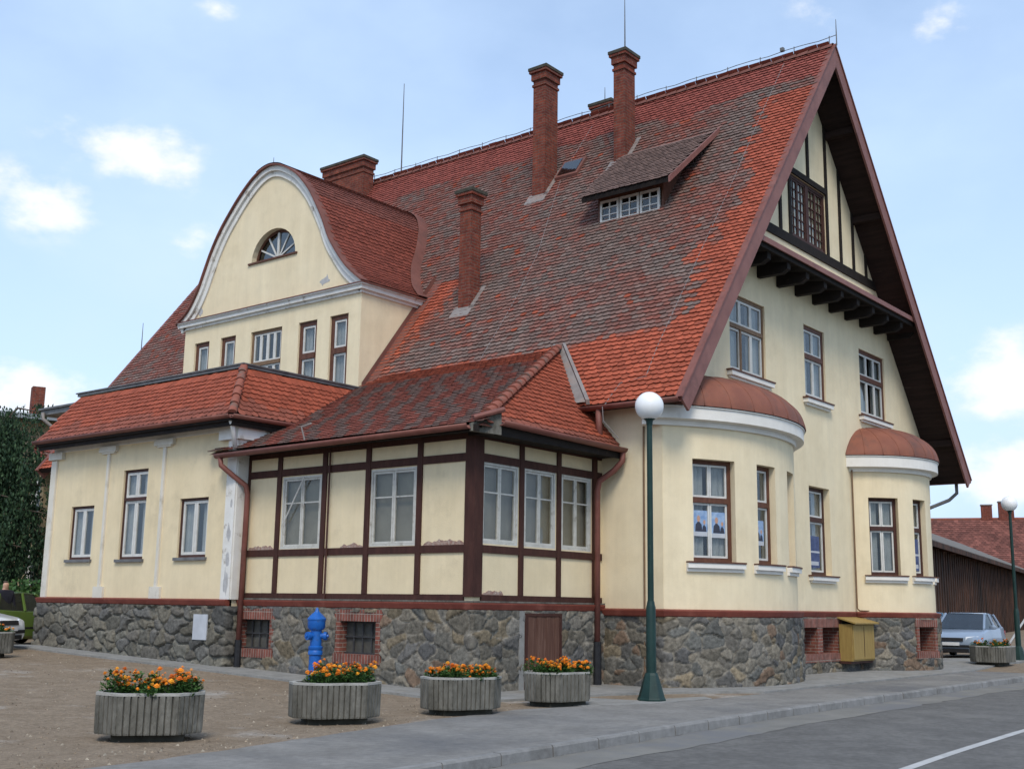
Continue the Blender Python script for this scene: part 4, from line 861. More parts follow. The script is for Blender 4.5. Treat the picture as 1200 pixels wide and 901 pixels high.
slb = Vector((0, .98, 1.32)); lb = slb.length; vb_ = np.array(slb)/lb; nb_ = np.array((0, -vb_[2], vb_[1])); ux_ = np.array((1, 0, 0.))
tiles('mansard_tiles', (15.3, 20.4), (0, lb-.12), lambda u, v, n: np.array((0, 20.02, 5.48))+np.outer(u, ux_)+np.outer(v, vb_)+np.outer(n, nb_), lambda u, v: u > 15.36+v*.6, cmans, HOUSE, seed=22, row=.145, w=.18)
def hip_caps(a, b, n, r, mat, name, lift=.05):
    a, b = Vector(a), Vector(b); d = (b-a)/n; m = MB()
    for i in range(n):
        p0 = a+d*i+Vector((0, 0, lift)); p1 = a+d*(i+1.15)+Vector((0, 0, lift-.03)); dn = d.normalized(); sdv = dn.cross(Vector((0, 0, 1))).normalized(); up = sdv.cross(dn); V = []
        for p, rr in ((p0, r), (p1, r*.82)): V += [p+sdv*math.cos(math.pi*k/8)*rr+up*math.sin(math.pi*k/8)*rr*.9 for k in range(9)]
        m.add(V, [(k, k+1, 10+k, 9+k) for k in range(8)]+[tuple(range(9))])
    return m.build(name, mat, HOUSE, smooth='auto')
noisy('hip_tile', (.235, .075, .048), (.29, .10, .068), 4, .85, .3, 20, c3=(.14, .10, .08), s3=3, f3=(.5, .65))
hip_caps(mr_, TR, 6, .10, 'hip_tile', 'hip_tiles', .03)
dkk = MB(); dkk.box((16.25, 20.95, 6.77), (XD+.02, 27.8, 6.84)); dkk.box((16.22, 20.92, 6.842), (16.4, 27.85, 6.87)); dkk.box((16.4, 20.92, 6.842), (XD+.1, 21.05, 6.87)); dkk.build('flat_roof', 'dark_metal', HOUSE)
dk2 = MB(); dk2.box((16.9, 27.6, 6.62), (20.6, 30.75, 6.76)); dk2.box((16.84, 27.5, 6.765), (20.6, 30.8, 6.82)); dk2.build('flat_roof', 'dark_metal', HOUSE)
bk = MB(); bk.box((17.6, YWL, 0), (XS, 30.0, 6.6)); bk.build('rear_annex_wall', 'cream_wing', HOUSE)
MB().tube([(16.85, 30.55, 6.68), (16.85, 30.5, 6.5), (17.0, 30.3, 6.3), (17.5, 29.9, 6.05), (17.55, 29.9, .4)], .05, 8).build('downpipe', 'zinc', HOUSE, smooth=True)
gt = MB(); gt.gutter((15.24, 19.98, 5.47), (15.24, 27.92, 5.47), .085); gt.gutter((15.24, 19.96, 5.47), (19.2, 19.96, 5.47), .085); gt.build('gutter', 'gutter_brown', HOUSE, smooth=True)
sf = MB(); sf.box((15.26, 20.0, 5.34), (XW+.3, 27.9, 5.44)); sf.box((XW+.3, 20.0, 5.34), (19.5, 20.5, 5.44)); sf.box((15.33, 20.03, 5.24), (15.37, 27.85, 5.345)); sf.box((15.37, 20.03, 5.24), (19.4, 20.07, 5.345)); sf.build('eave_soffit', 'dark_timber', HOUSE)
MB().tube([(15.3, 20.08, 5.42), (15.42, 20.12, 5.2), (15.55, 20.16, 4.75)], .05, 8).build('downpipe', 'worn_white', HOUSE, smooth=True)

# half timbered annex ------------------------------------------------------
ZE = 4.74
ha = [(-19.07, -17.87, 2.64, 4.13), (-16.44, -15.22, 2.64, 4.13)]
aw = wall_flat([(-YWR, 1.55), (-YH, 1.55), (-YH, ZE+.1), (-YWR, ZE+.1)], ha, (XH, 0, 0), Vector((0, -1, 0)), NX, .15)
aw.build('annex_wall', 'cream_wing', HOUSE)
hr = [(16.20, 17.26, 2.66, 4.15), (17.44, 18.44, 2.66, 4.15), (18.64, 19.66, 2.66, 4.15)]
aw = wall_flat([(XH, 1.55), (XS, 1.55), (XS, ZE+.1), (XH, ZE+.1)], hr, (0, YH, 0), UX, NY, .15)
aw.build('annex_wall', 'cream_wing', HOUSE)
TP = .035
for y, wd in ((20.20, .12), (19.17, .13), (17.77, .13), (16.51, .13), (15.12, .13)): tim((XH-TP, y-wd/2, 1.74), (XH+.04, y+wd/2, ZE), nm='timber_post')
tim((XH-TP-.01, YH-TP-.01, 1.70), (XH+.20, YH+.20, ZE), nm='timber_post')
for x, wd in ((17.35, .13), (18.54, .13), (19.78, .16)): tim((x-wd/2, YH-TP, 1.74), (x+wd/2, YH+.04, ZE), nm='timber_post')
for z0, z1 in ((4.15, 4.30), (2.49, 2.63), (1.63, 1.74), (4.56, 4.78)):
    tim((XH-TP+.006, YH+.2, z0), (XH+.03, YWR-.05, z1)); tim((XH+.2, YH-TP+.006, z0), (XS-.02, YH+.03, z1))
sg = MB(); sg.box((XH-.09, YH-.09, 1.602), (XH+.05, YWR-.02, 1.632)); sg.box((XH+.05, YH-.09, 1.602), (XS, YH+.05, 1.632)); sg.build('sill_board', 'planter_concrete', HOUSE)
for h_ in ha: window((XH, -h_[0], h_[2]), UY, NX, h_[1]-h_[0], h_[3]-h_[2], .0, frame='sash_worn', sash='sash_worn', cols=(1, 1), fw=.045, sw=.045, muntin=1, curtain='blind', glass='pane_dull')
for h_ in hr: window((h_[0], YH, h_[2]), UX, NY, h_[1]-h_[0], h_[3]-h_[2], .0, frame='sash_worn', sash='sash_worn', cols=(1, 1), fw=.045, sw=.045, muntin=1, curtain='blind', glass='pane_dull')
MB().tube([(XH-.03, 18.95, 3.2), (XH-.06, 18.35, 4.1)], .016, 5).build('window_stay', 'sash_white', HOUSE)
# peeled plaster patches along the rails and beside the wing corner
def blotch(name, org, u, n, w_, h_, mat, seed, flatbase=True, dep=.012):
    rg = random.Random(seed); k = 26; pts = []; u = Vector(u); n = Vector(n); org = Vector(org)
    for i in range(k+1):
        x = i/k; y = (math.sin(math.pi*x)**.5)*(.55+.45*mnoise.noise((x*5, seed*1.7, 0)))*(.8+.4*rg.random()); pts.append((x*w_, max(.02, y)*h_))
    poly = [(0, 0)]+pts+[(w_, 0)] if flatbase else pts+[(w_-x, -.6*y) for x, y in pts[1:-1]]
    b = MB(); b.prism([org+u*x+Vector((0, 0, z)) for x, z in poly], n*dep)
    return b.build(name, mat, HOUSE)
blotch('bare_patch', (XH, 20.1, 2.632), UY, NX, .85, .17, 'peeled_brick', 1); blotch('bare_patch', (XH, 17.25, 2.632), UY, NX, .65, .13, 'peeled_brick', 2)
blotch('bare_patch', (XH, 15.0, 2.632), UY, NX, 1.05, .16, 'peeled_brick', 3); blotch('bare_patch', (16.25, YH, 1.742), UX, NY, .6, .16, 'peeled_brick', 4)
for i, (z, w_, h_) in enumerate(((1.9, .16, .5), (2.4, .12, .45), (2.95, .14, .35), (3.6, .07, .2))): blotch('bare_patch', (XW-.052, YWR+.03+w_, z), UY, NX, w_, h_, 'peeled_plaster', 10+i, False, -.004)
blotch('bare_patch', kk(22.75, 10.0)[0:0] or (XD, 22.9*kd, 1.55+(9.95-1.55)*kd), UY, NX, .42, .22, 'peeled_plaster', 21, False, .004); blotch('bare_patch', (XD, 28.2*kd, 1.55+(9.9-1.55)*kd), UY, NX, .25, .3, 'peeled_plaster', 22, False, .004)
# annex roof: shallow striped slope and the small steep hip
A0 = Vector((15.5, 13.22, 4.74)); AT = Vector((20.92, 15.54, 7.35)); asl = (AT.z-A0.z)/(AT.x-A0.x)
av = Vector((AT.x-A0.x, 0, AT.z-A0.z)); al = av.length; av_ = np.array(av)/al; an_ = np.array((-av_[2], 0, av_[0]))
def cann(u, v, rg):
    ph = (v*1.15+u*.30+.25*tint_noise(u, v, .8, 7))/.62; f = ph-math.floor(ph); 
    if v > 4.95+.1*tint_noise(u, v, 1, 2): return ORANGE*.72*rg.uniform(.8, 1.15)
    ph2 = (u-v*.62+.13*math.sin(v*2.3+u*.8)+.10*tint_noise(u, v, .8, 7))/.72; f = ph2-math.floor(ph2)
    c = RED*.72+BROWN*.22 if f < .54 else GREY*.52+BROWN*.30+RED*.10
    if rg.random() < .04: c = BROWN
    return c*rg.uniform(.8, 1.2)
def keep_a(u, v): return u > 13.24+v*(AT.y-A0.y)/al and (15.5+v*av_[0]) < 21.0
tiles('annex_tiles', (13.0, 21.0), (0, al), lambda u, v, n: np.array((A0.x, 0, A0.z))+np.outer(u, ud)+np.outer(v, av_)+np.outer(n, an_), keep_a, cann, HOUSE, seed=31)
hv = Vector((0, AT.y-A0.y, AT.z-A0.z)); hlen = hv.length; hv_ = np.array(hv)/hlen; hn_ = np.array((0, -hv_[2], hv_[1]))
tiles('annex_tiles', (15.5, 21.0), (0, hlen), lambda u, v, n: np.array((0, A0.y, A0.z))+np.outer(u, ux_)+np.outer(v, hv_)+np.outer(n, hn_), lambda u, v: 15.6+v*(AT.x-A0.x)/hlen < u < 20.05+v*.3, lambda u, v, rg: (ORANGE*.78 if v > .25 else ORANGE*.45+BROWN*.4)*rg.uniform(.8, 1.15), HOUSE, seed=32)
ab = MB(); dz = Vector((0, 0, -.05)); ab.add([A0+dz, Vector((15.5, 21.0, 4.74))+dz, Vector((21.0, 21.0, 7.39))+dz, AT+dz, Vector((20.6, 13.22, 4.74))+dz], [(0, 1, 2, 3), (0, 3, 4)]); ab.build('annex_boarding', 'tile_base', HOUSE)
hip_caps(A0+Vector((.35, .15, .17)), AT, 17, .115, 'hip_tile', 'hip_tiles', .05)
vf = MB(); p0, p1 = Vector((20.92, 15.54, 7.38)), Vector((19.56, 14.02, 5.70)); d_ = Vector((.02, .17, .0)); e_ = Vector((.03, -.17, .0))
vf.quad(p0+d_*.5+Vector((0, 0, .05)), p0+e_*.5+Vector((0, 0, .05)), p1+e_+Vector((0, 0, .06)), p1+d_+Vector((0, 0, .06))); vf.prism([p0+d_, p0+d_*.6, p1+d_*1.1, p1+d_*1.6], (-.02, 0, .10)); vf.prism([p0+e_, p0+e_*.6, p1+e_*1.1, p1+e_*1.6], (-.02, 0, .10)); vf.build('valley_flashing', 'zinc', HOUSE)
ag = MB(); ag.gutter((15.42, 13.42, 4.72), (15.42, 20.62, 4.66), .095); ag.gutter((15.95, 13.12, 4.82), (19.95, 13.12, 4.76), .095); ag.build('gutter', 'gutter_brown', HOUSE, smooth=True)
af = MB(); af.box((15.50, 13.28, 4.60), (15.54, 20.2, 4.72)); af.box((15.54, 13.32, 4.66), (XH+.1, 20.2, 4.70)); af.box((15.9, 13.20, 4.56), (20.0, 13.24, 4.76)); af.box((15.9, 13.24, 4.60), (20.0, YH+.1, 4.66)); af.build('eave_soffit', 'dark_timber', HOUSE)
ae = MB(); ae.prism([(15.46, 13.42, 4.60), (15.98, 13.14, 4.56), (15.98, 13.14, 4.98), (15.46, 13.42, 4.74)], (.05, .08, 0)); ae.build('corner_board', 'planter_concrete', HOUSE)
MB().tube([(15.46, 13.36, 4.83), (15.98, 13.08, 5.02)], .05, 8).build('gutter_end', 'gutter_brown', HOUSE)
dp = MB(); dp.tube([(15.42, 20.5, 4.62), (15.42, 20.45, 4.42), (15.6, 20.25, 4.2), (15.82, 20.08, 4.0), (15.86, 20.06, 3.8), (15.84, 20.06, .75)], .058, 10); dpo = dp.build('downpipe', 'gutter_brown', HOUSE, smooth=True); MB().tube([(15.84, 20.06, .77), (15.84, 20.06, .22)], .075, 10).build('pipe_foot', 'plastic_black', dpo)
dp = MB(); dp.tube([(19.9, 13.12, 4.74), (19.9, 13.14, 4.5), (19.82, 13.3, 4.3), (19.72, 13.58, 4.1), (19.7, 13.62, 3.9), (19.7, 13.62, .85)], .062, 10); dpo = dp.build('downpipe', 'gutter_brown', HOUSE, smooth=True); MB().tube([(19.7, 13.62, .87), (19.7, 13.62, .0)], .085, 10).build('pipe_foot', 'plastic_black', dpo)
MB().tube([(19.6, 13.52, 5.6), (19.6, 13.5, 4.9)], .07, 8).build('downpipe', 'gutter_brown', HOUSE, smooth=True)
cbm = MB(); cbm.tube([(XH-.05, 17.6, 4.6), (XH-.05, 17.6, .1)], .022, 6); cbm.build('conduit', 'frame_dark', HOUSE); MB().tube([(XS-.03, 12.7, 5.2), (XS-.03, 12.7, .1)], .02, 6).build('conduit', 'frame_tan', HOUSE)
cp_ = (x_b20-.06, YG-.06); MB().tube([(cp_[0], cp_[1], 5.3), (cp_[0], cp_[1], 1.62), (cp_[0]+.05, cp_[1]-.05, 1.56), (x_b20+.45, 12.05, 1.56), (x_b20+.5, 12.0, .1)], .022, 6).build('conduit', 'frame_tan', HOUSE)
wv = MB(); wv.tube([(15.38, 17.75, 4.75), (15.34, 17.82, 5.02), (15.5, 17.7, 5.1)], .018, 6); wv.build('conduit', 'zinc', HOUSE)

# plinth -------------------------------------------------------------------
NICHE = {}
def rubble(path, z0f, z1, holes, seed, style, name='plinth', res=.026, off=.0, bulge=.040, cell=(.33, .23)):
    P = [Vector((a, b)) for a, b in path]; S_ = [0]
    for a, b in zip(P, P[1:]): S_.append(S_[-1]+(b-a).length)
    Ltot = S_[-1]; ns = max(2, int(Ltot/res)); zmin = min(z0f(*p) for p in path)-.12; nz = int((z1-zmin)/res)
    s = np.linspace(0, Ltot, ns+1); z = np.linspace(zmin, z1, nz+1); SS, ZZ = np.meshgrid(s, z, indexing='ij')
    px = np.interp(s, S_, [p.x for p in P]); py = np.interp(s, S_, [p.y for p in P])
    e = .03; tx = np.interp(np.minimum(s+e, Ltot), S_, [p.x for p in P])-np.interp(np.maximum(s-e, 0), S_, [p.x for p in P]); ty = np.interp(np.minimum(s+e, Ltot), S_, [p.y for p in P])-np.interp(np.maximum(s-e, 0), S_, [p.y for p in P])
    ll = np.hypot(tx, ty); nx, ny_ = ty/ll, -tx/ll
    rg = np.random.RandomState(seed); cw, ch = cell; ni, nj = int(Ltot/cw)+6, int((z1-zmin)/ch)+6
    jit = rg.rand(ni, nj, 2); sizes = .62+.85*rg.rand(ni, nj)**1.3; tlt = (rg.rand(ni*nj, 2)-.5)
    U = SS/cw+2+.18*np.sin(ZZ*5+SS*2.2)+.10*np.sin(SS*9.3+ZZ*11); Vv = (ZZ-zmin)/ch+2+.16*np.sin(SS*4.1+ZZ*2)+.10*np.sin(SS*12.7-ZZ*8)
    I, J = np.floor(U).astype(int), np.floor(Vv).astype(int)
    f1 = np.full(U.shape, 9.); f2 = np.full(U.shape, 9.); dx_ = np.zeros(U.shape); dy_ = np.zeros(U.shape); ci = np.zeros(U.shape, int)
    for di in (-1, 0, 1):
        for dj in (-1, 0, 1):
            a, b = np.clip(I+di, 0, ni-1), np.clip(J+dj, 0, nj-1)
            cx = a+.05+.9*jit[a, b, 0]+.5*(b % 2)*0; cy = b+.1+.8*jit[a, b, 1]
            d = (np.hypot((U-cx)*1.0, (Vv-cy)*1.05)**1.0)/sizes[a, b]
            m = d < f1; f2 = np.where(m, f1, np.minimum(f2, d)); ci = np.where(m, a*nj+b, ci); dx_ = np.where(m, U-cx, dx_); dy_ = np.where(m, Vv-cy, dy_); f1 = np.where(m, d, f1)
    edge = f2-f1; edge = edge+.05*np.sin(SS*37+3*np.sin(ZZ*29))*np.sin(ZZ*41+2*np.sin(SS*23)); mort = np.clip((edge-.035)/.13, 0, 1); mort = mort*mort*(3-2*mort)
    hgt = mort*(bulge*(.55+.75*rg.rand(ni*nj)[ci])*(.8+.2*np.clip(1-f1*f1*1.1, 0, 1))+.055*(tlt[ci, 0]*dx_+tlt[ci, 1]*dy_))+.006*mort*np.sin(SS*23+5*np.sin(ZZ*17))*np.sin(ZZ*31+4*np.sin(SS*13))+.004*np.sin(SS*61+ZZ*47)*np.sin(ZZ*83-SS*29)
    hgt[[0, -1], :] = hgt[[0, -1], :]*.5
    pal = {'dark': [(.130, .120, .102), (.145, .138, .115), (.110, .107, .098), (.155, .142, .112), (.13, .125, .112)],
           'mix': [(.150, .138, .116), (.115, .110, .101), (.165, .148, .118), (.19, .155, .105), (.15, .14, .118), (.125, .124, .112), (.165, .115, .08), (.205, .18, .14), (.110, .107, .102), (.168, .155, .132), (.15, .135, .108)]}[style]
    pk = np.array(pal)[rg.randint(0, len(pal), ni*nj)]*(0.72+.45*rg.rand(ni*nj))[:, None]
    stone = pk[ci]; mc = np.array((.215, .195, .160) if style == 'mix' else (.150, .142, .118))
    m3 = np.clip((edge-.03)/.06, 0, 1)[..., None]; C_ = stone*m3+mc*(1-m3)
    X = px[:, None]+nx[:, None]*(off+hgt); Y = py[:, None]+ny_[:, None]*(off+hgt); V = np.stack([X, Y, ZZ], -1).reshape(-1, 3)
    m = nz+1; i, j = np.meshgrid(np.arange(ns), np.arange(nz), indexing='ij'); i, j = i.ravel(), j.ravel()
    smid, zmid = (s[i]+s[i+1])/2, (z[j]+z[j+1])/2; ok = np.ones(len(i), bool)
    for h in holes: ok &= ~((smid > h[0]) & (smid < h[1]) & (zmid > h[2]) & (zmid < h[3]))
    F = np.stack([i*m+j, (i+1)*m+j, (i+1)*m+j+1, i*m+j+1], 1)[ok]
    return np_mesh(name, V, F, 'rubble', HOUSE, C_.reshape(-1, 3), smooth=True)
zgr = lambda x, y: zg(x, y)
PO = .07
rubble([(XS, YWL+PO), (XW-PO, YWL+PO), (XW-PO, YWR-.02), (XH+.1, YWR-.02)], zgr, 1.46, [], 3, 'dark', bulge=.075, cell=(.40, .27))
NA = (20.24, 18.98, .40, 1.42); NB = (17.25, 15.88, .40, 1.42)      # brick framed cellar windows of the annex
hp = XH-PO
rubble([(hp, YWR+.02), (hp, YH-PO), (XS, YH-PO)], zgr, 1.47, [(YWR+.02-20.2, YWR+.02-19.06, .48, 1.40), (YWR+.02-17.17, YWR+.02-15.95, .48, 1.40), (YWR+.02-YH+PO+17.40-hp, YWR+.02-YH+PO+18.50-hp, -.2, 1.40)], 8, 'mix', cell=(.36, .24))
rubble([(XS-PO+.05, YH), (XS-PO+.05, 12.24)]+arc(b1c[0], b1c[1], b1c[2]+PO, B1A0+.5, B1A1+.8, 40)+[(x_b1+.1, YG-PO)], zgr, 1.39, [], 5, 'mix', cell=(.34, .23))
n0 = 26.5
rubble([(x_b1, YG-PO), (x_b20, YG-PO)], zgr, 1.39, [(26.55-x_b1, 29.1-x_b1, .38, 1.36)], 9, 'mix')
th0 = -B2A-1
rubble(arc(b2c[0], b2c[1], b2c[2]+PO, -B2A-1, B2A+1, 30), zgr, 1.39, [((b2c[2]+PO)*R(-25+B2A+1), (b2c[2]+PO)*R(1.5+B2A+1), .36, 1.36)], 12, 'mix')
rubble([(x_b21, YG-PO), (XR, YG-PO), (XR+PO, YG), (XR+PO, 16)], zgr, 1.39, [], 14, 'mix', res=.06)
# bands capping the plinth
def sweep_band(path, z0, z1, o, name='plinth_band', mat='band_paint', lip=.03):
    P = [Vector((a, b, 0)) for a, b in path]; V = []; b = MB(); prof = [(-.05, z0), (o-.02, z0), (o, z0+.02), (o+lip, z1-.03), (o+lip, z1-.012), (-.05, z1+.02)]; m = len(prof)
    for i, p in enumerate(P):
        d0 = (P[i]-P[i-1]).normalized() if i else (P[1]-P[0]).normalized(); d1 = (P[i+1]-P[i]).normalized() if i < len(P)-1 else d0
        n0_, n1_ = Vector((d0.y, -d0.x, 0)), Vector((d1.y, -d1.x, 0)); n = (n0_+n1_).normalized(); n /= max(.4, n.dot(n0_))
        V += [p+n*q[0]+Vector((0, 0, q[1])) for q in prof]
    b.add(V, [(i*m+k, i*m+(k+1) % m, (i+1)*m+(k+1) % m, (i+1)*m+k) for i in range(len(P)-1) for k in range(m)]+[tuple(range(m)), tuple((len(P)-1)*m+k for k in range(m))])
    return b.build(name, mat, HOUSE)
sweep_band([(XS, YWL), (XW, YWL), (XW, YWR)], 1.455, 1.595, .10)
sweep_band([(XH, YWR), (XH, YH), (XS-.05, YH)], 1.462, 1.600, .10)
sweep_band([(XS, YH), (XS, 12.28)]+arc(b1c[0], b1c[1], b1c[2], B1A0+1, B1A1, 24)+[(x_b20, YG)]+arc(b2c[0], b2c[1], b2c[2], -B2A, B2A, 20)+[(XR, YG), (XR, 15)], 1.385, 1.525, .10)
# cellar windows
def niche(org, u, n, w_, h_, fr, nm='cellar_window', depth=.32, mull=0, grille=True, lintel=.22, base=.17):
    org, u, n = Vector(org), Vector(u), Vector(n); Zv = Vector((0, 0, 1)); b = MB()
    B = lambda u0, u1, z0, z1, d0, d1, mi: b.obox(org+u*u0+Zv*z0+n*d0, u*(u1-u0), Zv*(z1-z0), n*(d1-d0), mi)
    B(-fr, 0, 0, h_, -depth, .025, 0); B(w_, w_+fr, 0, h_, -depth, .025, 0); B(-fr-.03, w_+fr+.03, h_, h_+lintel, -depth, .03, 1); B(-fr-.02, w_+fr+.02, -base, 0, -depth, .05, 1)
    if mull: B(w_/2-mull/2, w_/2+mull/2, 0, h_, -depth, .02, 0)
    o = b.build(nm, ['niche_brick', 'niche_soldier'], HOUSE); k = MB(); k.obox(org+n*(-depth-.05), u*w_, Zv*h_, n*.03); k.build('dark_opening', 'black_void' if grille else 'niche_inner', o)
    if grille:
        g_ = MB()
        for i in range(3): x = w_*(i+1)/4; g_.obox(org+u*(x-.014)+n*(-.14), u*.028, Zv*h_, n*.02)
        for zq in (.0, .5, .95): g_.obox(org+Zv*(h_*zq)+n*(-.145), u*w_, Zv*.03, n*.03)
        gg = MB(); gg.obox(org+n*(-.17), u*w_, Zv*h_, n*.004); gg.build('mesh_screen', 'blind_dark', o); g_.build('grille', 'iron_grille', o)
    return o
noisy('blind_dark', (.085, .08, .068), (.06, .058, .05), 7, .7, c3=(.12, .115, .10), s3=4)
niche((hp, 20.12, .60), UY, NX, .96, .60, .12); niche((hp, 17.06, .60), UY, NX, .98, .62, .13)
niche((26.62, YG-PO, .50), UX, NY, 2.34, .64, .10, grille=False, mull=.30, depth=.45, lintel=.25, base=.2)
a0_, a1_ = R(-21), R(-2.5); rr = b2c[2]+PO; q0 = Vector((b2c[0]+rr*math.sin(a0_), b2c[1]-rr*math.cos(a0_), .52)); q1 = Vector((b2c[0]+rr*math.sin(a1_), b2c[1]-rr*math.cos(a1_), .52)); uu = (q1-q0); wq = uu.length; uu.normalize(); niche(q0, uu, Vector((uu.y, -uu.x, 0)), wq, .64, .13, grille=False, depth=.4, lintel=.24, base=.19)
dd = MB(); 
for i in range(7): x = 17.46+i*.142; dd.box((x, YH-PO-.05+.008*(i % 2), -.05), (x+.138, YH+.02, 1.36))
dr_o = dd.build('cellar_door', 'door_wood', HOUSE); df = MB(); df.box((17.38, YH-PO-.06, -.05), (17.455, YH+.02, 1.42)); df.box((18.46, YH-PO-.06, -.05), (18.52, YH+.02, 1.42)); df.box((17.455, YH-PO-.06, 1.365), (18.46, YH+.02, 1.42)); df.build('frame', 'timber', dr_o)
MB().box((17.22, YH-PO-.04, -.05), (17.375, YH+.02, 1.46)).build('door_jamb', 'concrete', HOUSE)
# dark backing so that no opening looks through the plinth
bk = MB(); bk.box((XH+.6, YH+.9, 0), (XS, YWR, 1.5)); bk.box((XS, 13.3, 0), (XR-.2, 34, 1.3)); bk.build('cellar_core', 'black_void', HOUSE)

# ------------------------------------------------------------------ things on the house
sgn = MB(); sgn.box((XW-PO-.105, 20.75, .75), (XW-PO-.075, 21.22, 1.28)); tag(sgn.build('notice_board', 'paper'), 'small pale notice board fixed to the dark stone plinth beside a downpipe', 'notice board')
cab = thing('meter_cabinet', (29.6, 12.3, .3), 'yellow varnished wooden meter cabinet hanging on the plinth between the bays', 'cabinet')
c_ = MB(); c_.box((28.9, 12.15, .30), (30.30, YG-.10, 1.22)); c_.build('body', 'cabinet_wood', cab, bevel=.006)
for x0 in (28.93, 29.61): MB().box((x0, 12.125, .34), (x0+.66, 12.149, 1.20)).build('door', 'cabinet_wood', cab, bevel=.004)
c_ = MB(); c_.prism([(28.82, 12.02, 1.225), (28.82, YG-.08, 1.37), (28.82, YG-.08, 1.40), (28.82, 12.02, 1.26)], (1.56, 0, 0)); c_.build('roof', 'cabinet_wood', cab)
MB().box((29.592, 12.118, .40), (29.608, 12.122, 1.16)).build('handle_strip', 'frame_dark', cab); MB().box((28.9, 12.2, .24), (30.3, YG-.1, .295)).build('base', 'frame_dark', cab)
def poster(p0, u, n, x, z, w_, h_, label, blue='poster_blue', strip=True):
    o = p0+u*x+Vector((0, 0, z))+n*(-.19); Zv = Vector((0, 0, 1)); b = MB(); B = lambda u0, u1, z0, z1, d, mi: b.obox(o+u*(u0*w_)+Zv*(z0*h_)+n*(d*.001), u*((u1-u0)*w_), Zv*((z1-z0)*h_), n*.001, mi)
    B(0, 1, 0, 1, 0, 0); 
    if strip:
        B(0, 1, 0, .17, 1.5, 3); poly = [(.12, .18), (.16, .45), (.30, .56), (.42, .56), (.56, .45), (.62, .18)]
        b.prism([o+u*(a*w_)+Zv*(c*h_)+n*.0015 for a, c in poly], n*.001, 1); b.prism([o+u*((.36+.11*math.cos(R(t_)))*w_)+Zv*((.68+.13*math.sin(R(t_)))*h_)+n*.0015 for t_ in range(0, 360, 30)], n*.001, 2)
        poly = [(.60, .18), (.64, .38), (.74, .46), (.86, .36), (.90, .18)]; b.prism([o+u*(a*w_)+Zv*(c*h_)+n*.0016 for a, c in poly], n*.001, 1); b.prism([o+u*((.75+.08*math.cos(R(t_)))*w_)+Zv*((.55+.09*math.sin(R(t_)))*h_)+n*.0016 for t_ in range(0, 360, 30)], n*.001, 2)
    else: B(.0, 1, .47, .53, 1.5, 3); B(.1, .9, .08, .2, 1.5, 3)
    tag(b.build('poster', [blue, 'suit', 'skin', 'paper']), label, 'poster', 'blue posters in the windows')
p0, u, n, w_ = bw[0]; poster(p0, u, n, .13, .52, .36, .52, 'blue poster of suited figures in left pane of the first bay window'); poster(p0, u, n, .57, .50, .36, .52, 'blue poster of suited figures in right pane of the first bay window')
p0, u, n, w_ = bw[1]; poster(p0, u, n, .14, .40, .38, .52, 'blue poster of a suited figure in the narrow bay window beside the twin posters')
p0, u, n, w_ = bw[4]; poster(p0, u, n, .13, .15, .36, .86, 'tall dark blue poster in the narrow window of the far bay', 'poster_deep_blue', False)
poster(Vector((27.6, YG, 2.42)), UX, NY, .20, .20, .74, .80, 'dark blue poster in the tall window between the two bays', 'poster_deep_blue', False)

